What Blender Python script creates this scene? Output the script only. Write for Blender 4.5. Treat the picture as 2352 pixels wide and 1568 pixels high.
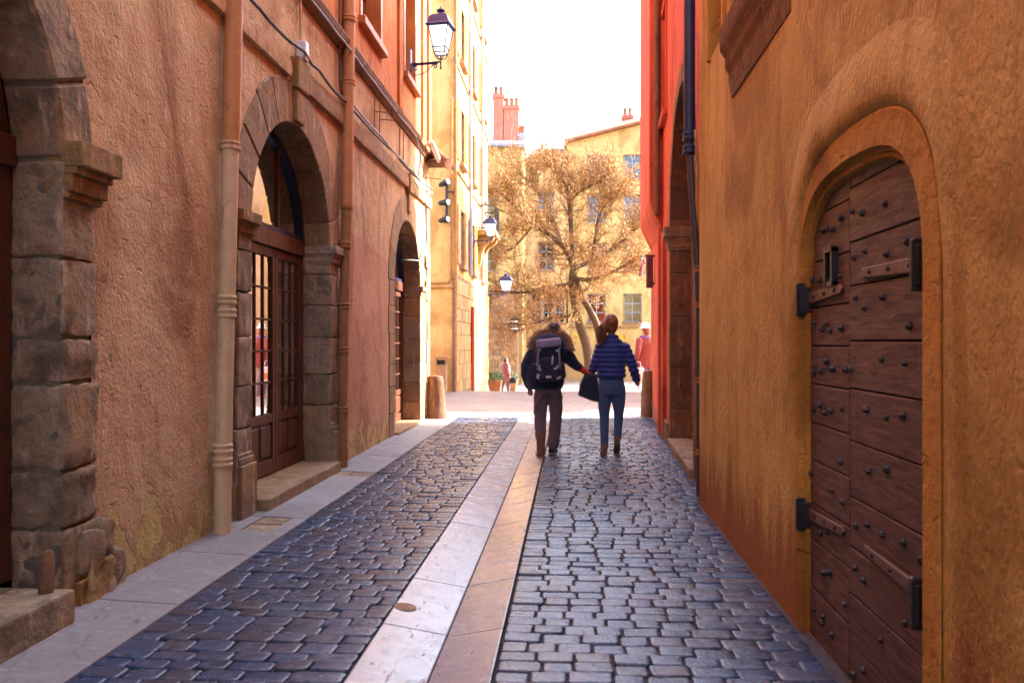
import bpy, bmesh, math, random
from mathutils import Vector, Matrix, noise as mnoise
from mathutils.geometry import tessellate_polygon
R = math.radians
random.seed(11)
for o in list(bpy.data.objects): bpy.data.objects.remove(o)
SC = bpy.context.scene
COL = SC.collection

# ------------------------------------------------------------ camera, sky, sun, exposure
FPX, TH, CAMH = 1880.0, math.atan(134 / 1880.0), 1.45     # focal length in pixels of a 2352 px wide picture
cam_d = bpy.data.cameras.new('camera'); cam = bpy.data.objects.new('camera', cam_d); COL.objects.link(cam)
cam.location = (0, 0, CAMH); cam.rotation_euler = (R(90), 0, TH)
cam_d.sensor_width = 36; cam_d.lens = FPX / 2352 * 36; cam_d.clip_start = 0.05; cam_d.clip_end = 3000
cam_d.dof.use_dof = True; cam_d.dof.focus_distance = 7.5; cam_d.dof.aperture_fstop = 3.5
SC.camera = cam
SUN_AZ, SUN_EL = R(-28), R(35)      # ahead and to the right, over the roofs
SDIR = Vector((math.cos(SUN_EL) * math.cos(SUN_AZ), -math.cos(SUN_EL) * math.sin(SUN_AZ), math.sin(SUN_EL)))
world = bpy.data.worlds.new('World'); SC.world = world; world.use_nodes = True
wn = world.node_tree.nodes; wl = world.node_tree.links
sky = wn.new('ShaderNodeTexSky'); sky.sky_type = 'NISHITA'; sky.sun_disc = False
sky.sun_elevation = SUN_EL; sky.sun_rotation = math.atan2(SDIR.x, SDIR.y)
sky.air_density = 1.0; sky.dust_density = 4.0; sky.ozone_density = 1.0
hsv = wn.new('ShaderNodeHueSaturation'); hsv.inputs['Saturation'].default_value = 0.95      # thin veil of high cloud: a paler sky all round
wl.new(sky.outputs[0], hsv.inputs['Color']); wl.new(hsv.outputs[0], wn['Background'].inputs[0]); wn['Background'].inputs[1].default_value = 0.15
sun_d = bpy.data.lights.new('sun', 'SUN'); sun_d.energy = 3.0; sun_d.angle = R(0.5); sun_d.color = (1.0, 0.93, 0.82)
sun = bpy.data.objects.new('sun', sun_d); COL.objects.link(sun)
sun.rotation_euler = SDIR.to_track_quat('Z', 'Y').to_euler(); sun.location = (20, -10, 30)
vs = SC.view_settings; vs.view_transform = 'Standard'; vs.look = 'None'; vs.exposure = 3.4; vs.gamma = 1.0; vs.use_curve_mapping = False
SC.cycles.max_bounces = 7; SC.cycles.diffuse_bounces = 3; SC.cycles.glossy_bounces = 2; SC.cycles.caustics_reflective = False; SC.cycles.caustics_refractive = False; SC.cycles.transparent_max_bounces = 6

# ------------------------------------------------------------ pixel helpers (directions only; depth comes from the surface touched)
def ray(x, y):
    u = (x - 1176) / FPX; v = (784 - y) / FPX; c, s = math.cos(TH), math.sin(TH)
    return Vector((-s + u * c, c + u * s, v))
def on_x(x, y, X): d = ray(x, y); return Vector((0, 0, CAMH)) + d * (X / d.x)
def on_y(x, y, Y): d = ray(x, y); return Vector((0, 0, CAMH)) + d * (Y / d.y)

# ------------------------------------------------------------ object helpers
class MB:
    """collects verts and faces for ONE mesh object"""
    def __init__(s): s.v = []; s.f = []; s.m = []; s.mi = 0
    def add(s, vs, fs):
        n = len(s.v); s.v += [tuple(p) for p in vs]
        for f in fs: s.f.append([i + n for i in f]); s.m.append(s.mi)
        return s
    def box(s, a, b, fr=None):
        x0, y0, z0 = a; x1, y1, z1 = b
        P = [(x0,y0,z0),(x1,y0,z0),(x1,y1,z0),(x0,y1,z0),(x0,y0,z1),(x1,y0,z1),(x1,y1,z1),(x0,y1,z1)]
        if fr: P = [fr(*p) for p in P]
        return s.add(P, [(0,3,2,1),(4,5,6,7),(0,1,5,4),(1,2,6,5),(2,3,7,6),(3,0,4,7)])
    def prism(s, poly, d0, d1, fr):
        """poly in (u,z); extruded along d; fr(u,d,z)->xyz"""
        n = len(poly); P = [fr(u, d0, z) for u, z in poly] + [fr(u, d1, z) for u, z in poly]
        F = [list(range(n)), list(range(2*n-1, n-1, -1))] + [(i, i+n, (i+1) % n + n, (i+1) % n) for i in range(n)]
        return s.add(P, F)
    def tube(s, path, rad, sides=8, cap=True, flat=1.0):
        path = [Vector(p) for p in path]; n = len(path)
        rad = rad if isinstance(rad, (list, tuple)) else [rad] * n
        up = None; V = []
        for i, p in enumerate(path):
            t = (path[min(i+1, n-1)] - path[max(i-1, 0)])
            t = t.normalized() if t.length > 1e-9 else Vector((0,0,1))
            if up is None: up = Vector((0,0,1)) if abs(t.z) < 0.9 else Vector((0,1,0))
            a = t.cross(up)
            if a.length < 1e-6: a = t.orthogonal()
            a.normalize(); b = a.cross(t).normalized(); up = b
            for k in range(sides):
                w = 2*math.pi*k/sides
                V.append(p + a*math.cos(w)*rad[i] + b*math.sin(w)*rad[i]*flat)
        F = []
        for i in range(n-1):
            for k in range(sides):
                k2 = (k+1) % sides
                F.append((i*sides+k, i*sides+k2, (i+1)*sides+k2, (i+1)*sides+k))
        if cap: F.append(list(range(sides-1, -1, -1))); F.append([(n-1)*sides+k for k in range(sides)])
        return s.add(V, F)
    def lathe(s, prof, c=(0,0,0), sides=16, sx=1, sy=1, rot=0):
        V = []; n = len(prof); c = Vector(c)
        for r, z in prof:
            for k in range(sides):
                w = 2*math.pi*(k+.5)/sides + rot; V.append(c + Vector((r*math.cos(w)*sx, r*math.sin(w)*sy, z)))
        F = [(i*sides+k, i*sides+(k+1) % sides, (i+1)*sides+(k+1) % sides, (i+1)*sides+k) for i in range(n-1) for k in range(sides)]
        F.append(list(range(sides-1, -1, -1))); F.append([(n-1)*sides+k for k in range(sides)])
        return s.add(V, F)
    def ball(s, c, rx, ry=None, rz=None, seg=10, rings=6, M=None):
        ry = ry or rx; rz = rz or rx; c = Vector(c); V = []; F = []
        for i in range(rings+1):
            a = math.pi*i/rings
            for k in range(seg):
                w = 2*math.pi*k/seg
                q = Vector((rx*math.sin(a)*math.cos(w), ry*math.sin(a)*math.sin(w), -rz*math.cos(a)))
                V.append(c + (M @ q if M else q))
        for i in range(rings):
            for k in range(seg): F.append((i*seg+k, i*seg+(k+1) % seg, (i+1)*seg+(k+1) % seg, (i+1)*seg+k))
        return s.add(V, F)
    def mesh(s, name, bevel=0, seg=1, recalc=True, merge=0):
        me = bpy.data.meshes.new(name); me.from_pydata(s.v, [], s.f)
        me.polygons.foreach_set('material_index', s.m)
        if recalc or bevel or merge:
            bm = bmesh.new(); bm.from_mesh(me)
            if merge: bmesh.ops.remove_doubles(bm, verts=bm.verts, dist=merge)
            if recalc: bmesh.ops.recalc_face_normals(bm, faces=bm.faces)
            if bevel: bmesh.ops.bevel(bm, geom=list(bm.edges), offset=bevel, segments=seg, affect='EDGES', clamp_overlap=True, profile=.6)
            bm.to_mesh(me); bm.free()
        me.update(); return me
    def build(s, name, mat, parent=None, smooth=False, bevel=0, seg=1, recalc=True, merge=0):
        me = s.mesh(name, bevel, seg, recalc, merge)
        if bevel and smooth == 'auto': smooth = False          # keep the flat faces flat
        return link(name, me, mat, parent, smooth)
def link(name, me, mat, parent=None, smooth=False):
    if not me.materials:
        for m in (mat if isinstance(mat, (list, tuple)) else [mat]): me.materials.append(m)
    if smooth == 'auto':
        me.polygons.foreach_set('use_smooth', [True] * len(me.polygons)); me.set_sharp_from_angle(angle=R(38))
    elif smooth: me.polygons.foreach_set('use_smooth', [True] * len(me.polygons))
    o = bpy.data.objects.new(name, me); COL.objects.link(o)
    if parent: put_under(o, parent)
    return o
def put_under(o, parent):
    o.parent = parent
    if parent.get('world_space'): o.matrix_parent_inverse = Matrix.Translation(-Vector(parent['base']))
def tag(o, label, cat, group=None):
    o['label'] = label; o['category'] = cat
    if group: o['group'] = group
    return o
def thing(name, label, cat, loc=(0,0,0), rotz=0, group=None, ws=True):
    """Empty at the thing's base. ws: its parts are written in world coordinates"""
    o = bpy.data.objects.new(name, None); COL.objects.link(o); o.empty_display_size = .2
    o.location = loc; o.rotation_euler = (0, 0, rotz)
    if ws: o['world_space'] = True; o['base'] = tuple(loc)
    return tag(o, label, cat, group)
def struct(o): o['kind'] = 'structure'; return o
def sub(o):                      # a part whose own children are in world coordinates too
    return o
def copy_tree(o, parent=None):
    c = o.copy(); COL.objects.link(c); c.parent = parent
    for ch in list(o.children): copy_tree(ch, c)
    return c
def rgb(c): return (c[0], c[1], c[2], 1)

# ------------------------------------------------------------ materials
class NT:
    def __init__(s, name):
        s.mat = bpy.data.materials.new(name); s.mat.use_nodes = True; s.t = s.mat.node_tree
        s.b = s.t.nodes['Principled BSDF']; s._pos = None
    def n(s, typ, **kw):
        x = s.t.nodes.new(typ)
        for k, v in kw.items(): setattr(x, k, v)
        return x
    def l(s, a, b): s.t.links.new(a, b)
    def val(s, sock, v):
        if hasattr(v, 'is_linked') or isinstance(v, bpy.types.NodeSocket): s.l(v, sock)
        else: sock.default_value = v
    @property
    def pos(s):
        if s._pos is None: s._pos = s.n('ShaderNodeNewGeometry').outputs['Position']
        return s._pos
    def objc(s): return s.n('ShaderNodeTexCoord').outputs['Object']
    def mapping(s, vec, sc=(1,1,1), loc=(0,0,0), rot=(0,0,0)):
        m = s.n('ShaderNodeMapping'); s.l(vec, m.inputs[0]); m.inputs['Scale'].default_value = sc; m.inputs['Location'].default_value = loc; m.inputs['Rotation'].default_value = rot
        return m.outputs[0]
    def noise(s, vec, scale, detail=4, rough=.55, dist=0):
        x = s.n('ShaderNodeTexNoise'); s.l(vec, x.inputs['Vector']); x.inputs['Scale'].default_value = scale
        x.inputs['Detail'].default_value = detail; x.inputs['Roughness'].default_value = rough; x.inputs['Distortion'].default_value = dist
        return x.outputs['Fac']
    def ramp(s, f, stops):
        r = s.n('ShaderNodeValToRGB'); s.l(f, r.inputs[0]); e = r.color_ramp.elements
        while len(e) < len(stops): e.new(.5)
        for q, (p, c) in zip(e, stops): q.position = p; q.color = rgb(c) if not isinstance(c, (int, float)) else (c, c, c, 1)
        return r.outputs[0]
    def mix(s, f, a, b, mode='MIX'):
        m = s.n('ShaderNodeMix', data_type='RGBA', blend_type=mode)
        s.val(m.inputs[0], f); 
        for i, v in ((6, a), (7, b)):
            if isinstance(v, tuple): m.inputs[i].default_value = rgb(v)
            else: s.l(v, m.inputs[i])
        return m.outputs[2]
    def math(s, op, a, b=0, c=0, clamp=False):
        m = s.n('ShaderNodeMath', operation=op, use_clamp=clamp)
        for i, v in enumerate((a, b, c)): s.val(m.inputs[i], v)
        return m.outputs[0]
    def sep(s, v):
        x = s.n('ShaderNodeSeparateXYZ'); s.l(v, x.inputs[0]); return x.outputs
    def maprange(s, f, a, b, c=0, d=1):
        m = s.n('ShaderNodeMapRange', interpolation_type='SMOOTHSTEP'); s.l(f, m.inputs[0])
        for i, v in zip((1,2,3,4), (a,b,c,d)): m.inputs[i].default_value = v
        return m.outputs[0]
    def bump(s, h, strength=.5, dist=.01, prev=None):
        b = s.n('ShaderNodeBump'); s.l(h, b.inputs['Height']); b.inputs['Strength'].default_value = strength; b.inputs['Distance'].default_value = dist
        if prev: s.l(prev, b.inputs['Normal'])
        return b.outputs[0]
    def done(s, col=None, rough=.8, normal=None, metal=0, spec=.5, **kw):
        if col is not None: s.val(s.b.inputs['Base Color'], rgb(col) if isinstance(col, tuple) else col)
        s.val(s.b.inputs['Roughness'], rough); s.b.inputs['Metallic'].default_value = metal
        s.b.inputs['Specular IOR Level'].default_value = spec
        if normal: s.l(normal, s.b.inputs['Normal'])
        for k, v in kw.items(): s.val(s.b.inputs[k], v)
        return s.mat
    def orand(s): return s.n('ShaderNodeObjectInfo').outputs['Random']

def plaster(name, c1, c2, c3, streak=.5, patch=None, patch_h=.6, stain=None, stain_h=.5, bump=.6, rough=.88, comb=0, pits=.35):
    t = NT(name); p = t.pos
    big = t.noise(p, .55, 4, .62, .4)
    col = t.mix(t.maprange(big, .36, .66), c1, c2)
    st = t.noise(t.mapping(p, (5.5, 5.5, .42)), 1.0, 4, .6)
    col = t.mix(t.math('MULTIPLY', t.maprange(st, .5, .78), streak), col, c3)
    st2 = t.noise(t.mapping(p, (14, 14, 2.6), (3, 1, 0)), 1.0, 3, .6)
    col = t.mix(t.math('MULTIPLY', t.maprange(st2, .52, .75), streak*.55), col, tuple(min(1, x*1.3+.03) for x in c2))
    blot = t.noise(p, 3.1, 4, .65, .6)
    col = t.mix(t.math('MULTIPLY', t.maprange(blot, .5, .74), .55), col, tuple(x*.62 for x in c1))
    wide = t.noise(t.mapping(p, (1.1, 1.1, .55), (11, 4, 6)), 1.0, 4, .62, .8)
    col = t.mix(t.math('MULTIPLY', t.maprange(wide, .50, .64), .75), col, tuple(x*y for x, y in zip(c3, (.85, .85, .9))))
    col = t.mix(t.math('MULTIPLY', t.maprange(wide, .46, .32), .45), col, tuple(min(1, x*1.2+.03) for x in c2))
    gr = t.noise(p, 95, 2, .7)
    col = t.mix(t.maprange(gr, .38, .72, .0, .30), col, tuple(x*.45 for x in c1))
    z = t.sep(p)[2]
    if stain:
        f = t.math('SUBTRACT', t.math('ADD', t.math('DIVIDE', z, stain_h), t.math('MULTIPLY', t.noise(t.mapping(p, (3, 3, .7)), 1.7, 4, .65), 1.7)), .85)
        f = t.maprange(f, .30, .85, 1, 0)
        col = t.mix(t.math('MULTIPLY', f, .85), col, stain)
    h = t.math('ADD', t.math('MULTIPLY', t.noise(p, 34, 3, .62), .5), t.math('MULTIPLY', gr, .16))
    h = t.math('ADD', h, t.math('MULTIPLY', t.noise(p, 6.5, 2, .5), 1.0))
    if comb: h = t.math('ADD', t.math('MULTIPLY', h, .45), t.math('MULTIPLY', t.noise(t.mapping(p, (1, 1, .42), (0, 0, 0), (R(8), R(5), 0)), 50, 3, .65), comb))
    pit = t.noise(p, 11, 2, .6, 1.2)
    h = t.math('ADD', h, t.math('MULTIPLY', t.maprange(pit, .62, .72), -pits))
    if patch:
        pn = t.noise(t.mapping(p, (1, 1, .8), (2.3, 5.1, 0)), 4.6, 4, .60, .5)
        pm = t.maprange(t.math('SUBTRACT', pn, t.maprange(z, patch_h*.7, patch_h*1.7, 0, .26)), .508, .53)
        pc = t.mix(t.noise(p, 14, 4, .6), tuple(x*.62 for x in patch), tuple(min(1, x*1.1) for x in patch))
        col = t.mix(pm, col, pc)
        h = t.math('ADD', h, t.math('MULTIPLY', pm, -.6))
    nb = t.bump(h, bump, .03)
    return t.done(col, rough, nb, spec=.25)

def stone(name, ca, cb, cc, bump=.6, rough=.85, dark=.55):
    t = NT(name); p = t.pos; r = t.orand()
    col = t.ramp(r, [(0, ca), (.25, cb), (.5, cc), (.75, tuple(x*1.15 for x in ca)), (1, tuple((a+b)/2*.7 for a, b in zip(ca, cc)))])
    n1 = t.noise(p, 4.2, 5, .66, .5)
    col = t.mix(t.math('MULTIPLY', t.maprange(n1, .45, .66), dark), col, tuple(x*.30 for x in ca))
    n3 = t.noise(t.mapping(p, (1, 1, 1), (4, 9, 2)), 2.4, 4, .6, .4)
    col = t.mix(t.math('MULTIPLY', t.maprange(n3, .52, .68), .55), col, (min(1, ca[0]*1.5), ca[1]*1.15, ca[2]*.7))
    n2 = t.noise(t.mapping(p, (9, 9, 2)), 1.2, 4, .65)
    col = t.mix(t.math('MULTIPLY', t.maprange(n2, .52, .72), .65), col, tuple(min(1, x*1.7+.02) for x in cb))
    gr = t.noise(p, 70, 3, .7)
    col = t.mix(t.maprange(gr, .4, .75, 0, .45), col, tuple(x*.35 for x in ca))
    h = t.math('ADD', t.math('MULTIPLY', t.noise(p, 24, 4, .68), .9), t.math('MULTIPLY', t.noise(p, 7, 2, .5), 1.1))
    return t.done(col, rough, t.bump(h, bump, .026), spec=.3)

def paint(name, c, rough=.5, var=.35, spec=.4, bump=.15, metal=0, scale=9, wear=None):
    t = NT(name); p = t.pos
    n1 = t.noise(p, scale, 6, .62, .3)
    col = t.mix(t.maprange(n1, .3, .75, 0, var), c, tuple(x*.45 for x in c))
    if wear:
        w = t.noise(t.mapping(p, (1, 1, .45)), 16, 6, .7, .5)
        col = t.mix(t.maprange(w, .58, .68), col, wear)
    rr = t.maprange(n1, .2, .8, max(.05, rough-.12), min(1, rough+.12))
    return t.done(col, rr, t.bump(t.noise(p, 45, 4, .6), bump, .008), metal, spec)

def wood(name, c, c2, scale=(3, 3, 26), rough=.6, spec=.35, bump=.35):
    t = NT(name); p = t.pos
    g = t.noise(t.mapping(p, scale), 1.0, 6, .65, .8)
    col = t.mix(t.maprange(g, .35, .7), c, c2)
    col = t.mix(t.math('MULTIPLY', t.maprange(t.noise(p, 2.3, 5, .6), .45, .7), .5), col, tuple(x*.5 for x in c))
    col = t.mix(t.math('MULTIPLY', t.orand(), .3), col, tuple(x*.6 for x in c))
    return t.done(col, t.maprange(g, .3, .8, rough-.1, rough+.15), t.bump(g, bump, .006), spec=spec)

def glass(name, tint=(.75, .8, .82), fac=.5, rough=.015):
    t = NT(name); nd = t.t.nodes; out = nd['Material Output']; nd.remove(t.b)
    tr = t.n('ShaderNodeBsdfTransparent'); tr.inputs[0].default_value = rgb(tint)
    gl = t.n('ShaderNodeBsdfGlossy'); gl.inputs[0].default_value = (1, 1, 1, 1); gl.inputs['Roughness'].default_value = rough
    t.l(t.bump(t.noise(t.pos, 1.6, 2, .5), .05, .02), gl.inputs['Normal'])
    fr = t.n('ShaderNodeLayerWeight'); fr.inputs[0].default_value = .35
    f = t.math('ADD', t.math('MULTIPLY', fr.outputs['Fresnel'], 1.0), fac, clamp=True)
    mx = t.n('ShaderNodeMixShader'); t.l(f, mx.inputs[0]); t.l(tr.outputs[0], mx.inputs[1]); t.l(gl.outputs[0], mx.inputs[2]); t.l(mx.outputs[0], out.inputs[0])
    return t.mat

M = {}
M['orange'] = plaster('plaster_orange', (.58, .335, .17), (.70, .48, .28), (.35, .165, .07), .65, (.68, .50, .20), .50, (.42, .25, .115), .55, bump=.75)
M['ochre'] = plaster('plaster_ochre', (.53, .335, .085), (.64, .43, .14), (.37, .19, .045), .8, None, .5, (.30, .095, .030), .75, bump=.62, pits=.15, comb=.9)
M['ochre_deep'] = plaster('plaster_deep_orange', (.50, .25, .045), (.52, .28, .06), (.30, .13, .02), .5, None, .5, (.26, .10, .02), .5, bump=.6)
M['red'] = plaster('plaster_red', (.55, .085, .035), (.58, .11, .05), (.36, .045, .02), .45, None, .5, (.30, .10, .06), .4, bump=.35)
M['yellow'] = plaster('plaster_yellow', (.56, .38, .13), (.60, .44, .17), (.46, .25, .06), .5, (.55, .25, .07), .75, (.52, .24, .08), 1.9, bump=.4)
M['cream'] = plaster('plaster_cream', (.50, .37, .14), (.54, .42, .18), (.38, .24, .08), .5, None, .5, (.42, .27, .11), 3.0, bump=.3)
M['sand'] = plaster('plaster_sand', (.52, .38, .18), (.58, .44, .22), (.38, .24, .10), .5, None, .5, (.35, .22, .10), 3.0, bump=.4)
M['stone'] = stone('weathered_stone', (.33, .235, .145), (.42, .32, .21), (.25, .18, .12), dark=.7)
M['stone_warm'] = stone('warm_stone', (.34, .20, .10), (.36, .24, .135), (.27, .165, .09), dark=.4)
M['stone_brown'] = stone('brown_stone', (.20, .09, .045), (.23, .115, .055), (.17, .085, .045), dark=.5)
M['mortar'] = paint('mortar', (.20, .16, .115), .95, .5, .1, .6, scale=20)
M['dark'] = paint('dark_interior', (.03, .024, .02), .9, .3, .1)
M['wood_red'] = wood('door_wood_red_brown', (.135, .048, .026), (.095, .032, .02), (20, 20, 1.5), .42)
M['wood_old'] = wood('old_oak', (.165, .088, .066), (.070, .040, .036), (2, 5, 46), .66, bump=.8)
M['iron'] = paint('black_iron', (.022, .022, .028), .42, .3, .5, .3, .3, 30)
M['lamp_iron'] = paint('navy_lamp_metal', (.006, .020, .12), .5, .3, .5, .2, 0, 30)
M['pipe_orange'] = paint('pipe_paint_orange', (.58, .24, .085), .5, .3, .4, .2, wear=(.30, .12, .05))
M['pipe_cream'] = paint('pipe_paint_cream', (.66, .47, .27), .5, .25, .4, .2, wear=(.40, .24, .11))
M['pipe_rust'] = paint('rusty_pipe', (.36, .16, .06), .75, .6, .3, .5, wear=(.16, .05, .03))
M['pipe_navy'] = paint('pipe_paint_navy', (.012, .028, .085), .45, .3, .4, .2)
M['pipe_lilac'] = paint('zinc_downpipe', (.30, .29, .38), .5, .3, .4, .2)
M['pipe_red'] = paint('pipe_paint_red', (.55, .07, .03), .5, .3, .4, .2)
M['glass'] = glass('window_glass')
M['glass_far'] = glass('far_window_glass', (.5, .55, .6), .03, .05)
M['blue_paint'] = paint('blue_frame_paint', (.018, .022, .075), .4, .3, .4)
M['blue_grey'] = paint('blue_grey_paint', (.22, .30, .42), .5, .3, .4)
M['tile'] = stone('roof_tile', (.34, .13, .06), (.30, .14, .08), (.22, .09, .05))
M['brick_red'] = stone('chimney_brick', (.48, .15, .09), (.52, .2, .13), (.42, .13, .08), dark=.25)
M['zinc'] = paint('zinc_roof', (.22, .27, .36), .5, .3, .4)
M['cable'] = paint('grey_cable', (.06, .055, .06), .5, .3, .4)
M['cable_pale'] = paint('pale_cable', (.42, .42, .46), .4, .3, .5)
M['white'] = paint('white_enamel', (.72, .72, .74), .35, .15, .5)
# ------------------------------------------------------------ ground and paving
XL, XR = -2.65, 1.14
GUT = (-0.95, -0.62, -0.335)
KERB = -2.13
LANE_END = 15.35
def ground_z(y):
    if y < 24: return 0.0
    if y < 37: return -0.95 * (y - 24) / 13
    return -0.95
def mat_ground():
    t = NT('square_paving'); p = t.pos
    v = t.n('ShaderNodeTexVoronoi'); t.l(t.mapping(p, (6.5, 9.5, 1)), v.inputs['Vector']); v.inputs['Scale'].default_value = 1.0; v.inputs['Randomness'].default_value = .55
    c = t.mix(t.sep(v.outputs['Color'])[0], (.27, .195, .175), (.36, .265, .245))
    c = t.mix(t.maprange(t.noise(p, .8, 6, .6), .4, .7, 0, .6), c, (.21, .15, .135))
    v2 = t.n('ShaderNodeTexVoronoi', feature='DISTANCE_TO_EDGE'); t.l(t.mapping(p, (6.5, 9.5, 1)), v2.inputs['Vector']); v2.inputs['Randomness'].default_value = .55
    e = t.maprange(v2.outputs['Distance'], .0, .12)
    c = t.mix(e, (.13, .10, .09), c)
    return t.done(c, .5, t.bump(e, .8, .015), spec=.4)
M['square'] = mat_ground()
def mat_bed():
    t = NT('joint_sand'); p = t.pos
    c = t.mix(t.noise(p, 9, 6, .65), (.045, .042, .05), (.115, .10, .10))
    h = t.math('ADD', t.noise(p, 60, 5, .7), t.noise(p, 14, 4, .6))
    return t.done(c, .8, t.bump(h, .9, .012), spec=.3)
M['bed'] = mat_bed()
def mat_cobble():
    t = NT('cobblestone'); p = t.pos
    isl = t.n('ShaderNodeNewGeometry').outputs['Random Per Island']
    r = t.math('FRACT', t.math('ADD', t.orand(), isl))
    c = t.ramp(r, [(0, (.022, .050, .112)), (.3, (.036, .068, .14)), (.55, (.052, .062, .095)), (.75, (.015, .036, .085)), (1, (.085, .068, .072))])
    n1 = t.noise(p, 18, 6, .66)
    c = t.mix(t.maprange(n1, .45, .75, 0, .6), c, (.09, .125, .20))
    c = t.mix(t.maprange(t.noise(p, 1.3, 4, .6), .45, .7, 0, .5), c, (.055, .05, .06))
    h = t.math('ADD', t.noise(p, 30, 5, .65), t.math('MULTIPLY', t.noise(p, 120, 3, .7), .35))
    rr = t.maprange(n1, .3, .75, .16, .33)
    return t.done(c, rr, t.bump(h, .42, .009), spec=1.0)
M['cobble'] = mat_cobble()
def mat_slab(name, a, b, rough, bmp=.5, sp=.5):
    t = NT(name); p = t.pos
    c = t.mix(t.orand(), a, b)
    n1 = t.noise(p, 7, 6, .68, .4)
    c = t.mix(t.maprange(n1, .48, .75, 0, .55), c, tuple(x*.45 for x in a))
    n2 = t.noise(t.mapping(p, (30, 9, 1)), 1.0, 4, .6, .5)
    c = t.mix(t.maprange(n2, .58, .70, 0, .75), c, tuple(x*.32 for x in a))
    n4 = t.noise(t.mapping(p, (9, 22, 1), (5, 2, 0), (0, 0, .4)), 1.0, 4, .65, .6)
    c = t.mix(t.maprange(n4, .54, .70, 0, .6), c, tuple(min(1, x*1.5) for x in a))
    n3 = t.noise(p, 1.1, 5, .6)
    c = t.mix(t.maprange(n3, .4, .7, 0, .4), c, tuple(x*.6 for x in b))
    h = t.math('ADD', t.math('MULTIPLY', t.noise(p, 45, 5, .7), .5), t.math('MULTIPLY', t.maprange(n2, .62, .72), -.8))
    return t.done(c, t.maprange(n1, .3, .7, rough-.08, rough+.12), t.bump(h, bmp, .010), spec=sp)
M['slab'] = mat_slab('gutter_limestone', (.47, .47, .485), (.42, .41, .42), .20, .28, .9)
M['kerb'] = mat_slab('kerb_limestone', (.34, .31, .30), (.26, .235, .23), .5)

mb = MB(); ys = [-60, -8, 24, 37, 400, 1500]; xs = [-900, 900]
V = [(x, y, ground_z(y) - .05) for y in ys for x in xs]
mb.add(V, [(2*i, 2*i+1, 2*i+3, 2*i+2) for i in range(len(ys)-1)])
struct(mb.build('ground', M['square'], recalc=False))
# paving of the crossing street, just above the ground sheet
mb = MB(); ys = [15.4, 24, 37, 52]
mb.add([(x, y, ground_z(y) - .006) for y in ys for x in (-40, 40)], [(2*i, 2*i+1, 2*i+3, 2*i+2) for i in range(3)])
struct(mb.build('square_paving', M['square'], recalc=False))

# bed of joint sand under the lane, rising towards the right wall where the joints are filled
def bed_z(x, y):
    s = max(0.0, min(1.0, (x - .55) / .5)); s = s*s*(3-2*s)
    return +.004 + .012*s*(.65+.35*mnoise.noise(Vector((x*2, y*1.1, 3)))) + .004*mnoise.noise(Vector((x*5, y*5, 0)))
mb = MB(); nx, ny = 34, 150; x0, x1, y0, y1 = -2.75, 2.0, -6, LANE_END + .04
V = [(x0+(x1-x0)*i/nx, y0+(y1-y0)*j/ny, bed_z(x0+(x1-x0)*i/nx, y0+(y1-y0)*j/ny)) for j in range(ny+1) for i in range(nx+1)]
mb.add(V, [(j*(nx+1)+i, j*(nx+1)+i+1, (j+1)*(nx+1)+i+1, (j+1)*(nx+1)+i) for j in range(ny) for i in range(nx)])
# drop the bed under the gutter slabs so that nothing shows through them
mb.v = [(x, y, z-.09) if -0.93 < x < -0.36 else (x, y, z) for x, y, z in mb.v]
lane_bed = struct(mb.build('lane', M['bed'], smooth=True, recalc=False))

def cobble_mesh(seed):
    rnd = random.Random(seed); n = 12; V = []; F = []
    out = []
    for sx, sy in ((1, 1), (-1, 1), (-1, -1), (1, -1)):
        cx, cy = rnd.uniform(.05, .11), rnd.uniform(.08, .16); ox, oy = rnd.uniform(-.02, .008), rnd.uniform(-.03, .008)
        pts = [(.5+ox, .5+oy-cy), (.5+ox-cx*.28, .5+oy-cy*.28), (.5+ox-cx, .5+oy)]
        if sx*sy < 0: pts.reverse()
        out += [(sx*x, sy*y) for x, y in pts]
    tilt = (rnd.uniform(-.05, .05), rnd.uniform(-.06, .06))
    for sc, z in ((1.0, -1.0), (.99, .45), (.965, .82), (.90, .965), (.80, .99)):
        for x, y in out: V.append((x*sc, y*sc, z + (x*tilt[0]*3 + y*tilt[1]*3 if z > 0 else 0) + (rnd.uniform(-.06, .04) if z > .5 else 0)))
    V.append((0, 0, 1.0))
    for r_ in range(4):
        for k in range(n): F.append((r_*n+k, r_*n+(k+1) % n, (r_+1)*n+(k+1) % n, (r_+1)*n+k))
    for k in range(n): F.append((4*n+k, 4*n+(k+1) % n, 5*n))
    me = bpy.data.meshes.new('cobble'); me.from_pydata(V, [], F); me.materials.append(M['cobble'])
    me.polygons.foreach_set('use_smooth', [True]*len(F)); return me
CVAR = [cobble_mesh(100+i) for i in range(12)]
CDAT = [([v.co.copy() for v in m.vertices], [list(p.vertices) for p in m.polygons]) for m in CVAR]
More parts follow.
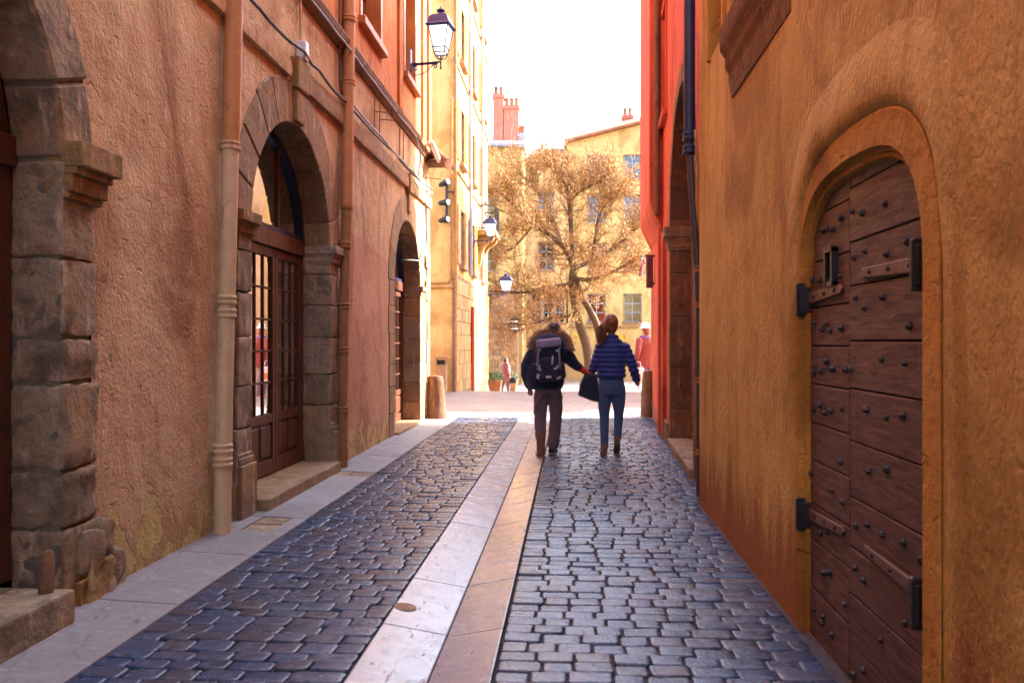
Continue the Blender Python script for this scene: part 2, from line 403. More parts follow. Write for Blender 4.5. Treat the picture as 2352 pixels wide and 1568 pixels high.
def lay_cobbles(xa, xb, name_lane, nlimit):
    rnd = random.Random(int(xa*100)+7); items = []
    y = -1.5; row = 0
    while y < LANE_END - .05:
        d = rnd.uniform(.098, .128)
        a = xa(y) if callable(xa) else xa; b = xb(y) if callable(xb) else xb
        x = a + .006; first = True
        off = (row % 2) * .09 + rnd.uniform(-.03, .03)
        while x < b - .03:
            L = rnd.uniform(.13, .205)
            if first and off > .02: L = .10 + off*.8
            first = False
            if b - (x+L) < .09: L = b - x - .004
            items.append((x+L/2, y+d/2+.012*math.sin((x)*2.1+row*.2)+rnd.uniform(-.006, .006), L-.006, d-.006, rnd.uniform(-.035, .035), rnd.randrange(12), rnd.uniform(-.005, .006)))
            x += L
        y += d; row += 1
    vis = sorted([i for i in items if i[1] > 3.42], key=lambda i: i[1])
    near = vis[:nlimit]; rest = vis[nlimit:] + [i for i in items if i[1] <= 3.42]
    for (x, y, L, d, rz, k, dz) in near:
        o = bpy.data.objects.new('cobble', CVAR[k]); COL.objects.link(o)
        o.location = (x, y, dz); o.scale = (L, d, .022); o.rotation_euler = (0, 0, rz); o.parent = name_lane
    mb = MB(); 
    for (x, y, L, d, rz, k, dz) in rest:
        c, s = math.cos(rz), math.sin(rz); vs_, fs_ = CDAT[k]
        mb.add([(x + (v.x*L)*c - (v.y*d)*s, y + (v.x*L)*s + (v.y*d)*c, dz + v.z*.022) for v in vs_], fs_)
    o = mb.build('cobbles', M['cobble'], name_lane, smooth=True, recalc=False); o['kind'] = 'stuff'
def right_edge(y):
    if y < 7.3: return XR - .015
    return 1.22 + (min(y, 16) - 7.45) * .035
mbx = MB(); mbx.box((KERB+.01, -6, -.10), (GUT[0]-.01, LANE_END, -.06))
lane_left = struct(mbx.build('cobbled_lane', M['bed']))
mbx = MB(); mbx.box((GUT[2]+.01, -6, -.10), (XR, LANE_END, -.06))
lane_right = struct(mbx.build('cobbled_lane', M['bed']))
lay_cobbles(KERB+.005, GUT[0]-.004, lane_left, 300)
lay_cobbles(GUT[2]+.004, right_edge, lane_right, 300)

# central V-shaped gutter of pale slabs
mbx = MB(); mbx.box((GUT[0]+.02, -6, -.14), (GUT[2]-.02, LANE_END+.6, -.085))
gutter = struct(mbx.build('gutter', M['mortar']))
rnd = random.Random(5)
def slab(xa, za, xb, zb, y0, y1, parent, mat, th=.07, gap=.004, name='slab', bev=.006):
    mb = MB(); j = lambda: rnd.uniform(-.003, .003)
    a0, a1, b0, b1 = y0+gap+j(), y1-gap+j(), y0+gap+j(), y1-gap+j()
    z = rnd.uniform(-.002, .002)
    P = [(xa, a0, za-th), (xb, b0, zb-th), (xb, b1, zb-th), (xa, a1, za-th), (xa, a0, za+z), (xb, b0, zb+z), (xb, b1, zb+z), (xa, a1, za+z)]
    mb.add(P, [(0,3,2,1),(4,5,6,7),(0,1,5,4),(1,2,6,5),(2,3,7,6),(3,0,4,7)])
    return mb.build(name, mat, parent, bevel=bev, seg=2, smooth='auto')
for side in (0, 1):
    y = -1.6 + side*.05
    while y < LANE_END + .5:
        L = rnd.uniform(.76, .88)
        if side == 0: slab(GUT[0], .022, GUT[1]-.003, -.032, y, y+L, gutter, M['slab'])
        else: slab(GUT[1]+.003, -.032, GUT[2], .022, y, y+L, gutter, M['slab'])
        y += L
# iron drain lid let into the left slabs
o = MB().lathe([(.062, -.02), (.062, .026), (.050, .0285), (.02, .029)], (0, 0, 0), 20).build('drain_lid', M['stone'], gutter, smooth='auto')
o.location = (-.895, 4.38, -.010); o.rotation_euler = (0, R(9), 0)
# kerb strip along the left wall
mbx = MB(); mbx.box((XL-.02, -6, -.16), (KERB-.01, LANE_END, -.09))
kerb = struct(mbx.build('kerb_strip', M['mortar']))
y = -1.4
cuts = [-1.4, -.1, 1.0, 2.2, 3.25, 4.33, 5.35, 6.02, 6.5, 7.0, 8.55, 8.85, 10.1, 11.2, 12.4, 13.5, 14.5, 15.4]
for a, b in zip(cuts, cuts[1:]):
    if (a, b) == (6.02, 6.5) or (a, b) == (8.55, 8.85): continue
    if b < 4.8:   # edge band against the wall
        slab(XL-.01, .045, XL+.16, .032, a, b, kerb, M['kerb']); slab(XL+.165, .030, KERB, .016, a, b, kerb, M['kerb'])
    else: slab(XL-.01, .040, KERB, .016, a, b, kerb, M['kerb'])
# cast-iron/stone drain covers in the strip
slab(XL-.01, .038, XL+.16, .03, 6.02, 6.5, kerb, M['kerb']); slab(XL+.40, .022, KERB, .016, 6.02, 6.5, kerb, M['kerb'])
for (a, b) in ((6.03, 6.25), (6.26, 6.49)): slab(XL+.165, .024, XL+.395, .020, a, b, kerb, M['stone'], name='drain_cover')
slab(XL-.01, .034, XL+.27, .022, 8.56, 8.84, kerb, M['stone'], name='drain_cover'); slab(XL+.28, .02, KERB, .012, 8.56, 8.84, kerb, M['stone'], name='drain_cover')
# row of cross slabs closing the lane
x = XL; 
endk = struct(MB().box((XL, LANE_END+.05, -.14), (1.6, LANE_END+.62, -.08)).build('kerb_strip', M['mortar']))
for a, b in zip([-2.65, -1.8, -.955], [-1.805, -.96, -.96]):
    if b - a > .2: slab(a, .014, b, .014, LANE_END+.03, LANE_END+.6, endk, M['kerb'])
for a in (-.33, .32, .97): slab(a, .014, a+.645, .014, LANE_END+.03, LANE_END+.6, endk, M['kerb'])
# ------------------------------------------------------------ houses: helpers
def fr_left(u, d, z): return (XL - d, u, z)           # wall facing +X
def fr_right(u, d, z): return (XR + d, u, z)          # wall facing -X
def wall_sheet(mb, outer, holes, fr, d=0.0, step=None):
    loops = [[Vector((u, z, 0)) for u, z in outer]] + [[Vector((u, z, 0)) for u, z in h] for h in holes]
    flat = [p for l in loops for p in l]
    tris = tessellate_polygon(loops)
    mb.add([fr(p.x, d, p.y) for p in flat], [tuple(t) for t in tris])
def arch_outline(uc, r, spring, base, n=20):
    P = [(uc - r, base)] + [(uc - r*math.cos(math.pi*k/n), spring + r*math.sin(math.pi*k/n)) for k in range(n+1)] + [(uc + r, base)]
    return P
def rect(u0, u1, z0, z1): return [(u0, z0), (u0, z1), (u1, z1), (u1, z0)]
def stones_surround(parent, fr, uc, r, spring, base, w, depth, nv, mat, matj=None, proud=.012, jambs=None, name='arch_surround', jw=None, seed=1, rough=True, bev=.012, erode=0):
    """a stone arch: recessed mortar core, then every voussoir and jamb block its own mesh"""
    rn = random.Random(seed); matj = matj or mat; jw = jw or w
    core = MB(); n = 24
    inn = arch_outline(uc, r+.012, spring, base, n); out = arch_outline(uc, r+w-.02, spring, base, n)
    for i in range(len(inn)-1):
        core.prism([inn[i], inn[i+1], out[i+1], out[i]], proud*.2+.008, depth-.01, fr)
    co = core.build(name, M['mortar'], parent)
    ks = [math.pi*k/nv for k in range(nv+1)]
    ks = [ks[0]] + [k + rn.uniform(-.02, .02) for k in ks[1:-1]] + [ks[-1]]
    for a0, a1 in zip(ks, ks[1:]):
        g = .003 / r; m = 3
        ww = w + (rn.uniform(-.02, .03) if rough else 0)
        poly = [(uc - r*math.cos(a0+g+(a1-a0-2*g)*i/m), spring + r*math.sin(a0+g+(a1-a0-2*g)*i/m)) for i in range(m+1)]
        poly += [(uc - (r+ww)*math.cos(a1-g-(a1-a0-2*g)*i/m), spring + (r+ww)*math.sin(a1-g-(a1-a0-2*g)*i/m)) for i in range(m+1)]
        MB().prism(poly, -proud - rn.uniform(0, .006), depth, fr).build('stone', mat, co, bevel=bev*.7, smooth='auto')
    for s in (-1, 1):
        z = base; i = 0
        hs = list(jambs) if jambs else []
        while z < spring - .02:
            h = hs[i] if i < len(hs) else rn.uniform(.30, .46)
            if spring - (z+h) < .14: h = spring - z
            ww = jw + (rn.uniform(-.04, .05) if rough else 0)
            a = uc + s*r; b = uc + s*(r+ww); e = rn.uniform(-.004, .004)
            poly = [(min(a, b), z+.004), (max(a, b), z+.004), (max(a, b), z+h-.004), (min(a, b), z+h-.004)]
            poly = [(u + (e if abs(u-a) < 1e-6 else 0), q) for u, q in poly]
            q = MB().prism(poly, -proud - rn.uniform(0, .008), depth, fr).build('stone', matj, co, bevel=bev, seg=2, smooth='auto')
            if erode: weather(q.data, erode, rn.uniform(0, 50))
            z += h; i += 1
    return co
def weather(me, amp, seed):
    bm = bmesh.new(); bm.from_mesh(me); bmesh.ops.triangulate(bm, faces=[f for f in bm.faces if len(f.verts) > 4])
    for _ in range(4):
        le = [e for e in bm.edges if e.calc_length() > .05]
        if le: bmesh.ops.subdivide_edges(bm, edges=le, cuts=1, use_grid_fill=True)
    off = Vector((seed, seed*.7, 0))
    bm.normal_update()
    mv = [(v, v.normal*(amp*(mnoise.noise(v.co*5+off)*1.2 + mnoise.noise(v.co*13+off)*.8 + mnoise.noise(v.co*31+off)*.35) - amp*.3)) for v in bm.verts]
    for v, d in mv: v.co += d
    bm.to_mesh(me); bm.free(); me.polygons.foreach_set('use_smooth', [True]*len(me.polygons)); me.set_sharp_from_angle(angle=R(50))
def capital(parent, fr, u0, u1, z0, z1, proj, mat, depth=.06, reveal=0, s=1):
    """moulded impost: stepped profile running round the outer face"""
    mb = MB(); H_ = z1 - z0
    prof = [(0, .30), (.22, .34), (.30, .55), (.55, .62), (.62, .92), (1.0, 1.0)]
    k = [(0, .12, .30), (.12, .42, .48), (.42, .55, .66), (.55, 1.0, 1.0)]
    for a, b, p in k:
        e = p*proj
        lo = u0 - (reveal*p if s > 0 else e*.6); hi = u1 + (e*.6 if s > 0 else reveal*p)
        mb.box((lo, -e, z0+H_*a), (hi, depth, z0+H_*b), lambda u, d, z: fr(u, d, z))
    return mb.build('capital', mat, parent, bevel=.009, seg=2, smooth='auto')
def course(parent, fr, u0, u1, z, prof, mat, name='string_course'):
    """moulding: prof list of (d,z) extruded along u"""
    mb = MB(); n = len(prof); ns = max(2, int((u1-u0)/.35)); V = []; F = []
    for i in range(ns+1):
        u = u0 + (u1-u0)*i/ns; jz = .006*mnoise.noise(Vector((u*1.3, z, 0))); jd = .006*mnoise.noise(Vector((u*1.7, z, 5)))
        V += [fr(u, d+jd, z+zz+jz) for d, zz in prof]
    for i in range(ns):
        for k in range(n-1): F.append((i*n+k, (i+1)*n+k, (i+1)*n+k+1, i*n+k+1))
    F.append(list(range(n))); F.append([ns*n+k for k in range(n)][::-1])
    mb.add(V, F); return mb.build(name, mat, parent, smooth='auto')
def house_shell(mb, fr, u0, u1, z0, z1, deep, top=True):
    """the other walls and the lid behind a facade sheet"""
    P = [fr(u0, 0, z0), fr(u1, 0, z0), fr(u1, deep, z0), fr(u0, deep, z0), fr(u0, 0, z1), fr(u1, 0, z1), fr(u1, deep, z1), fr(u0, deep, z1)]
    F = [(1, 2, 6, 5), (2, 3, 7, 6), (3, 0, 4, 7)] + ([(4, 5, 6, 7)] if top else [])
    mb.add(P, F)
def pipe(parent, path, r, mat, collars=(), name='downpipe', cr=1.22, ch=.06, cmat=None, sides=14, brackets=()):
    o = MB().tube(path, r, sides).build(name, mat, parent, smooth='auto')
    for c in collars:
        c = Vector(c)
        MB().lathe([(r*1.02, -ch), (r*cr, -ch*.8), (r*cr, -ch*.35), (r*1.08, -ch*.2), (r*1.08, ch*.3), (r*cr*.98, ch*.4), (r*cr*.98, ch*.8), (r*1.02, ch)], c, sides).build('collar', cmat or mat, o, smooth='auto')
    return o
def glazed_door(parent, fr, u0, us, u1, d, z0, ztr, spring, uc, r, rows, cols, zg0, matw, name='door', trh=.16, rim=True, panes=True):
    """frame and transom; each leaf, pane and raised panel a sub-part; arched light above"""
    th = .055
    mb = MB()
    mb.box((u0, d-.01, z0), (u0+.05, d+.07, ztr), fr); mb.box((u1-.05, d-.01, z0), (u1, d+.07, ztr), fr)
    mb.box((u0, d-.035, ztr), (u1, d+.07, ztr+trh), fr)
    door = mb.build(name, matw, parent, bevel=.006, smooth='auto')
    edges = [u0+.05] + list(us) + [u1-.05]
    for a, b in zip(edges, edges[1:]):
        a += .004; b -= .004; st = .075; lf = MB(); top = ztr - .006; mu = .022
        lf.box((a, d, z0+.01), (a+st, d+th, top), fr); lf.box((b-st, d, z0+.01), (b, d+th, top), fr)
        lf.box((a+st, d+.002, z0+.01), (b-st, d+th-.002, z0+.15), fr)
        lf.box((a+st, d+.002, zg0-.09), (b-st, d+th-.002, zg0), fr); lf.box((a+st, d+.002, top-.09), (b-st, d+th-.002, top), fr)
        g0, g1, ga, gb = zg0, top-.09, a+st, b-st
        for i in range(1, cols): u = ga+(gb-ga)*i/cols; lf.box((u-mu/2, d+.010, g0), (u+mu/2, d+th-.012, g1), fr)
        for j in range(1, rows): z = g0+(g1-g0)*j/rows; lf.box((ga, d+.013, z-mu/2), (gb, d+th-.015, z+mu/2), fr)
        lf.box((a+st, d+.028, z0+.15), (b-st, d+th-.006, zg0-.09), fr)
        lf.build('leaf', matw, door, bevel=.004, smooth='auto')
        for i in range(2):
            w = (b-a-2*st); p0 = a+st+w*i/2+.02; p1 = a+st+w*(i+1)/2-.02
            MB().box((p0, d+.008, z0+.175), (p1, d+.035, zg0-.115), fr).build('panel', matw, door, bevel=.014, smooth='auto')
        for i in range(cols):
            for j in range(rows):
                pa = ga+(gb-ga)*i/cols+mu/2-.003; pb = ga+(gb-ga)*(i+1)/cols-mu/2+.003
                za = g0+(g1-g0)*j/rows+mu/2-.003; zb = g0+(g1-g0)*(j+1)/rows-mu/2+.003
                MB().box((pa, d+.026, za), (pb, d+.031, zb), fr).build('pane', M['glass'], door)
    # fanlight
    zt = ztr + trh; n = 20
    def arc(rr): 
        P = []
        for k in range(n+1):
            a = math.pi*k/n; z = spring + rr*math.sin(a); u = uc - rr*math.cos(a)
            P.append((u, max(z, zt)))
        return P
    A, B = arc(r+.01), arc(r-.07); mb = MB()
    for i in range(n): mb.prism([A[i], A[i+1], B[i+1], B[i]], d-.03, d+.05, fr)
    mb.box((uc-r+.02, d-.02, zt), (uc+r-.02, d+.045, zt+.05), fr)
    mb.build('fanlight_frame', M['blue_paint'] if rim else matw, door)
    cuts = [uc-r+.06, uc-.36, uc+.36, uc+r-.06]
    for c in cuts[1:-1]: MB().box((c-.018, d-.005, zt+.05), (c+.018, d+.04, spring+math.sqrt(max(.01, (r-.04)**2-(c-uc)**2))), fr).build('mullion', matw, door)
    for a, b in zip(cuts, cuts[1:]):
        a += .016; b -= .016; P = [(a, zt+.045)]
        for k in range(9): u = a+(b-a)*k/8; P.append((u, max(zt+.05, spring+math.sqrt(max(0, (r-.06)**2-(u-uc)**2)))))
        P.append((b, zt+.045)); MB().prism(P, d+.015, d+.020, fr).build('pane', M['glass'], door)
    return door
def window_unit(parent, fr, u0, u1, z0, z1, d, matf, mats, sill=.1, cols=2, rows=3, surround=.12, shutter=None, name='window', gmat=None):
    """surround > frame, panes, sill; sits in a hole of the wall sheet"""
    mb = MB(); s = surround
    mb.box((u0-s, -.03, z0-.02), (u0, d, z1), fr); mb.box((u1, -.03, z0-.02), (u1+s, d, z1), fr); mb.box((u0-s, -.035, z1), (u1+s, d, z1+s*1.2), fr)
    w = mb.build(name, mats, parent, bevel=.006)
    mb = MB(); t = .05
    for i in range(cols+1): u = u0+(u1-u0-t)*i/cols; mb.box((u, d-.06, z0), (u+t, d-.005, z1), fr)
    for j in range(rows+1): z = z0+(z1-z0-t)*j/rows; mb.box((u0, d-.055, z), (u1, d-.01, z+t), fr)
    mb.build('frame', matf, w)
    for i in range(cols):
        for j in range(rows):
            MB().box((u0+(u1-u0-t)*i/cols+t-.004, d-.032, z0+(z1-z0-t)*j/rows+t-.004), (u0+(u1-u0-t)*(i+1)/cols+.004, d-.027, z0+(z1-z0-t)*(j+1)/rows+.004), fr).build('pane', gmat or M['glass'], w)
    if sill: MB().box((u0-s-.05, -sill, z0-.13), (u1+s+.05, d, z0-.021), fr).build('sill', mats, w, bevel=.012)
    if shutter:
        for a, b in ((u0-(u1-u0)/2-s, u0-s-.01), (u1+s+.01, u1+(u1-u0)/2+s)):
            sm = MB(); sm.box((a, -.06, z0), (b, -.032, z1), fr)
            sm.box((a+.03, -.075, z0+.3), (b-.03, -.061, z0+.4), fr); sm.box((a+.03, -.075, z1-.4), (b-.03, -.061, z1-.3), fr); sm.build('shutter', shutter, w, bevel=.004)
    return w

# ------------------------------------------------------------ left house (orange plaster, three stone arches)
H_LEFT = 10.8
LH = thing('town_house', 'orange-pink plastered house with three stone arches along the left side of the lane', 'house', (XL-3, 5, 0))
A1 = dict(uc=2.95, r=1.14, spring=2.40, base=-.05)
A2 = dict(uc=7.74, r=1.11, spring=2.42, base=-.05)
A3 = dict(uc=13.22, r=1.05, spring=2.36, base=-.05)
Wn = [(12.9, 13.75, 5.75, 7.5), (10.2, 11.2, 5.55, 7.4), (6.3, 7.3, 5.55, 7.4), (2.2, 3.2, 5.55, 7.4)]
mb = MB()
holes = [arch_outline(2.95, 1.14+.27, 2.40, -.12), arch_outline(7.74, 1.11+.36, 2.42, -.12), arch_outline(13.22, 1.05+.36, 2.36, -.12)]
holes = [[(u, max(z, -.10)) for u, z in h] for h in holes]
holes += [rect(a-.1, b+.1, c, d+.1) for a, b, c, d in Wn]
YE = 15.2
wall_sheet(mb, [(-16, -.15), (-16, H_LEFT), (YE, H_LEFT), (YE, -.15)], holes, fr_left)
house_shell(mb, fr_left, -16, YE, -.15, H_LEFT, 7)
mb.build('wall', M['orange'], LH)
# upper storey skim of redder plaster, one centimetre proud
mb = MB(); wall_sheet(mb, [(-16, 5.02), (-16, H_LEFT), (YE+.001, H_LEFT), (YE+.001, 5.02)], [rect(a-.1, b+.1, c, d+.1) for a, b, c, d in Wn], fr_left, -.012)
M['rust_orange'] = plaster('plaster_rust_orange', (.50, .145, .035), (.55, .19, .055), (.30, .075, .02), .7, None, bump=.6)
mb.build('upper_wall', M['rust_orange'], LH)
# lower skim patch between the second and third arch
M['pink_patch'] = plaster('plaster_pink_patch', (.55, .26, .145), (.60, .32, .19), (.40, .17, .08), .55, (.60, .43, .16), .42, (.34, .2, .1), .5, bump=.5)
mb = MB(); wall_sheet(mb, [(9.32, -.1), (9.32, 2.78), (10.2, 2.74), (11.68, 2.62), (11.74, 2.5), (11.70, 1.2), (11.71, -.1)], [], fr_left, -.007)
mb.build('plaster_patch', M['pink_patch'], LH)
# arches
s1 = stones_surround(LH, fr_left, A1['uc'], A1['r'], A1['spring'], -.05, .29, .285, 9, M['stone'], jambs=[.52, .30, .46, .24, .42, .46], name='portal', seed=3, bev=.03, erode=.014)
s2 = stones_surround(LH, fr_left, A2['uc'], A2['r'], A2['spring'], -.05, .40, .30, 11, M['stone_warm'], M['stone'], jambs=[.38, .42, .34, .40, .36, .34], seed=4, jw=.30, bev=.016, erode=.008)
s3 = stones_surround(LH, fr_left, A3['uc'], A3['r'], A3['spring'], -.05, .40, .30, 9, M['stone_warm'], M['stone_warm'], seed=6, jw=.36)
M['stone_ochre'] = stone('ochre_stone', (.40, .23, .085), (.44, .29, .13), (.30, .17, .07), dark=.45)
capital(s1, fr_left, 4.10, 4.40, 2.20, 2.50, .12, M['stone_ochre'], .1, 0)
capital(s1, fr_left, 1.50, 1.80, 2.20, 2.50, .12, M['stone_ochre'], .1, 0, -1)
capital(s2, fr_left, 8.85, 9.20, 2.30, 2.50, .09, M['stone'], .30, .03)
capital(s2, fr_left, 6.33, 6.63, 2.30, 2.50, .09, M['stone_ochre'], .30, .03, -1)
capital(s3, fr_left, 14.27, 14.66, 2.24, 2.42, .07, M['stone_warm'], .28, .03)
# plinth blocks of the second arch
for a, b in ((6.30, 6.63), (8.85, 9.20)):
    mb = MB(); mb.box((a, -.06, -.05), (b, .28, .46), fr_left); mb.box((a+.015, -.045, .46), (b-.015, .28, .52), fr_left); mb.box((a+.02, -.03, .52), (b-.02, .28, .55), fr_left)
    mb.build('plinth', M['stone'], s2, bevel=.014, seg=2, smooth='auto')
# corner stones under the third arch end, ragged broken stones at the portal foot
rn = random.Random(9); z = 0
while z < 4.2:
    h = rn.uniform(.28, .45); w_ = rn.choice((.22, .34)) + rn.uniform(-.04, .04)
    MB().box((YE-w_, -.022-rn.uniform(0, .01), z+.004), (YE+.018, .25, z+h-.004), fr_left).build('corner_stone', M['stone_warm'], LH, bevel=.016, seg=2, smooth='auto'); z += h
rn = random.Random(14)
for (u, zc, su, sz, pr) in ((4.45, .36, .11, .10, .05), (4.30, .30, .09, .12, .06), (4.36, .13, .12, .13, .075), (4.54, .17, .09, .10, .045), (4.55, .05, .12, .07, .05), (4.24, .08, .07, .10, .06)):
    q = MB().box((-pr*1.6, -su, -sz), (pr, su, sz)); A_ = Matrix.Rotation(rn.uniform(-.4, .4), 3, 'X') @ Matrix.Rotation(rn.uniform(-.25, .25), 3, 'Z')
    q.v = [tuple(Vector(fr_left(u, 0, zc)) + A_ @ Vector(v)) for v in q.v]
    ob = q.build('broken_stone', M['stone_ochre'] if rn.random() < .6 else M['stone'], LH, bevel=.025, seg=2); weather(ob.data, .024, rn.uniform(0, 90))
# moulded courses
course(LH, fr_left, -16, 7.50, 3.93, [(.02, 0), (-.045, .0), (-.055, .05), (-.045, .15), (-.02, .17), (.02, .18)], M['orange'])
course(LH, fr_left, 8.02, YE+.04, 3.93, [(.02, 0), (-.05, .0), (-.06, .06), (-.05, .2), (-.02, .22), (.02, .23)], M['stone_warm'])
course(LH, fr_left, -16, YE+.05, 4.80, [(.02, -.02), (-.03, .0), (-.05, .04), (-.10, .07), (-.115, .13), (-.10, .16), (.02, .22)], M['stone_brown'], 'sill_course')
# keystone blocks where the arches touch the course
for u, w_ in ((7.76, .17), (13.2, .15)):
    mb = MB(); mb.box((u-w_, -.085, 3.86), (u+w_, .02, 4.16), fr_left); mb.box((u-w_*.8, -.06, 3.55), (u+w_*.6, .02, 3.86), fr_left)
    mb.build('keystone', M['stone_ochre'], LH, bevel=.02, seg=2, smooth='auto')
# upper windows
M['orange_wood'] = wood('orange_window_wood', (.52, .17, .03), (.42, .12, .02), (20, 20, 2), .5)
for a, b, c, d_ in Wn: window_unit(LH, fr_left, a, b, c, d_, .22, M['orange_wood'], M['orange_wood'], .10, 2, 3, .10)
# pilaster strips on the upper storey near the corner
for a, b in ((12.35, 12.62), (14.35, 14.6), (14.95, 15.2)):
    MB().box((a, -.055, 5.03), (b, .01, H_LEFT-.3), fr_left).build('pilaster', M['rust_orange'], LH, bevel=.01)
# doors
glazed_door(LH, fr_left, 6.63, (7.24, 8.02), 8.85, .30, .14, 2.38, A2['spring'], A2['uc'], A2['r'], 5, 3, .74, M['wood_red'])
glazed_door(LH, fr_left, 12.17, (13.2,), 14.27, .30, .06, 2.32, A3['spring'], A3['uc'], A3['r'], 6, 4, .62, M['wood_red'])
mb = MB()
for a, b in ((1.82, 2.94), (2.96, 4.10)):
    mb.box((a, .275, .2), (b, .36, 2.36), fr_left); mb.box((a+.10, .262, .35), (b-.10, .28, 1.1), fr_left); mb.box((a+.10, .262, 1.25), (b-.10, .28, 2.2), fr_left)
mb.box((1.80, .24, 2.36), (4.10, .36, 2.52), fr_left)
P = arch_outline(A1['uc'], A1['r']+.01, A1['spring'], 2.5, 20); mb.prism(P, .28, .36, fr_left)
mb.build('portal_door', M['wood_red'], LH, bevel=.008)
# dark rooms behind the glazing
for a, b in ((6.2, 9.3), (11.9, 14.7)): 
    mb = MB(); mb.box((a, .45, -.1), (b, 3.4, 3.75), fr_left); mb.f = [f for i, f in enumerate(mb.f) if i != 2]; mb.m = mb.m[:5]; mb.build('room', M['dark'], LH, recalc=False)
for a, b, c, d_ in Wn: 
    mb = MB(); mb.box((a-.2, .3, c-.2), (b+.2, 1.5, d_+.2), fr_left); mb.f = [f for i, f in enumerate(mb.f) if i != 2]; mb.m = mb.m[:5]; mb.build('room', M['dark'], LH, recalc=False)
# door steps
def step(parent, fr, u0, u1, d0, d1, z0, z1, mat, name='doorstep'):
    return MB().box((u0, d0, z0), (u1, d1, z1), fr).build(name, mat, parent, bevel=.016, seg=2, smooth='auto')
step(LH, fr_left, 6.66, 8.84, -.14, .40, -.05, .135, M['stone_warm'])
step(LH, fr_left, 12.20, 14.25, -.07, .40, -.05, .075, M['stone_warm'])
step(LH, fr_left, 1.75, 3.98, -.15, .42, -.05, .20, M['stone'])
# iron boot scraper post leaning on the portal jamb
MB().tube([fr_left(3.90, -.045, .18), fr_left(3.92, -.035, .28), fr_left(3.955, -.02, .37), fr_left(3.965, -.016, .395)], [.036, .036, .032, .016], 12).build('guard_stub', M['stone_brown'], LH, smooth='auto')
# down pipes
def lp(y, z, x=-2.57): return (x, y, z)
M['pipe_orange'] = M['pipe_orange']
pipe(LH, [lp(6.04, 2.93), lp(6.11, 4.2), lp(6.14, 6), lp(6.14, 9.9)], .068, M['pipe_orange'])
pipe(LH, [lp(5.89, .03), lp(5.90, .66), lp(5.97, 1.75), lp(6.04, 2.96)], .062, M['pipe_cream'], [lp(6.04, 2.93), lp(5.97, 1.76), lp(5.965, 1.66), lp(5.90, .66), lp(5.895, .56)], ch=.035)
pipe(LH, [lp(9.27, 3.0), lp(9.33, 4.4), lp(9.38, 5.3), lp(9.40, 9.9)], .07, M['pipe_orange'], [lp(9.34, 4.45), lp(9.37, 5.2)], ch=.035, cmat=M['pipe_orange'])
pipe(LH, [lp(9.10, .04), lp(9.10, .7), lp(9.15, 1.85), lp(9.27, 3.02)], .058, M['pipe_rust'], [lp(9.27, 3.0), lp(9.20, 2.55), lp(9.15, 1.85), lp(9.10, .68), lp(9.13, 1.35)], ch=.04)
# wall cables along the courses
def cable(parent, pts, r, mat, sag=.0, name='cable'):
    P = []
    for a, b in zip(pts, pts[1:]):
        a, b = Vector(a), Vector(b); n = max(2, int((b-a).length/.18))
        for i in range(n): 
            t = i/n; q = a.lerp(b, t); q.z -= sag*4*t*(1-t)
            q += Vector((0, 0, .012))*mnoise.noise(q*3); P.append(q)
    P.append(Vector(pts[-1])); return MB().tube(P, r, 6).build(name, mat, parent, smooth=True)
cable(LH, [(XL+.075, 5.2, 4.30), (XL+.085, 6.6, 4.20), (XL+.10, 7.7, 4.23), (XL+.085, 8.2, 4.22), (XL+.075, 9.25, 4.20), (XL+.075, 12.0, 4.23), (XL+.075, 13.1, 4.19), (XL+.08, 15.15, 4.30)], .016, M['cable'], .03)
cable(LH, [(XL+.085, 9.45, 4.25), (XL+.085, 11, 4.24), (XL+.085, 12.4, 4.22), (XL+.09, 13.15, 4.22), (XL+.085, 15.1, 4.20)], .013, M['cable_pale'], .02)
cable(LH, [(XL+.12, 5, 4.79), (XL+.125, 9, 4.80), (XL+.125, 13.3, 4.81), (XL+.10, 13.9, 4.72), (XL+.04, 13.92, 4.3)], .013, M['cable_pale'], .01)
cable(LH, [(XL+.05, 13.15, 4.2), (XL+.05, 14.55, 3.95), (XL+.07, 14.6, 3.2), (XL+.03, 14.1, 2.85), (XL-.2, 13.6, 2.82)], .014, M['cable'], .0)
cable(LH, [(XL+.04, 9.1, 6.5), (XL+.04, 9.12, 4.4), (XL+.06, 9.14, 4.25)], .012, M['cable'], 0)
# ------------------------------------------------------------ right house (ochre plaster, studded door)
H_RIGHT = 10.4; YR = 7.35
RH = thing('town_house', 'ochre plastered house with studded door along the right side of the lane', 'house', (XR+3, 2, 0))
DU, SPR, DO = 3.455, 1.70, 3.40
def tudf(t): return .95*max(0, 1-t**3.8)**(1/2.2) + .05*(1-t)      # low basket-handle arch with a slight point
def tud(uc, hw, spring, rise, base, n=28, c=.2):
    P = [(uc-hw, base)]
    for k in range(n+1):
        t = -math.cos(math.pi*k/n)
        P.append((uc+hw*t, spring + rise*tudf(abs(t))))
    return P + [(uc+hw, base)]
def tud_z(u, uc, hw, spring, rise, c=.2):
    return spring + rise*tudf(min(1, abs((u-uc)/hw)))
RW = [(4.75, 5.75, 3.62, 5.0), (6.15, 6.75, 3.75, 4.7), (1.2, 2.2, 5.4, 7.0), (4.75, 5.75, 6.6, 8.0)]
mb = MB()
wall_sheet(mb, [(-16, -.15), (-16, H_RIGHT), (YR, H_RIGHT), (YR, -.15)], [tud(DO, .80, 1.70, .62, -.10)] + [rect(a-.06, b+.06, c, d+.06) for a, b, c, d in RW], fr_right)
house_shell(mb, fr_right, -16, YR, -.15, H_RIGHT, 6)
mb.build('wall', M['ochre'], RH)
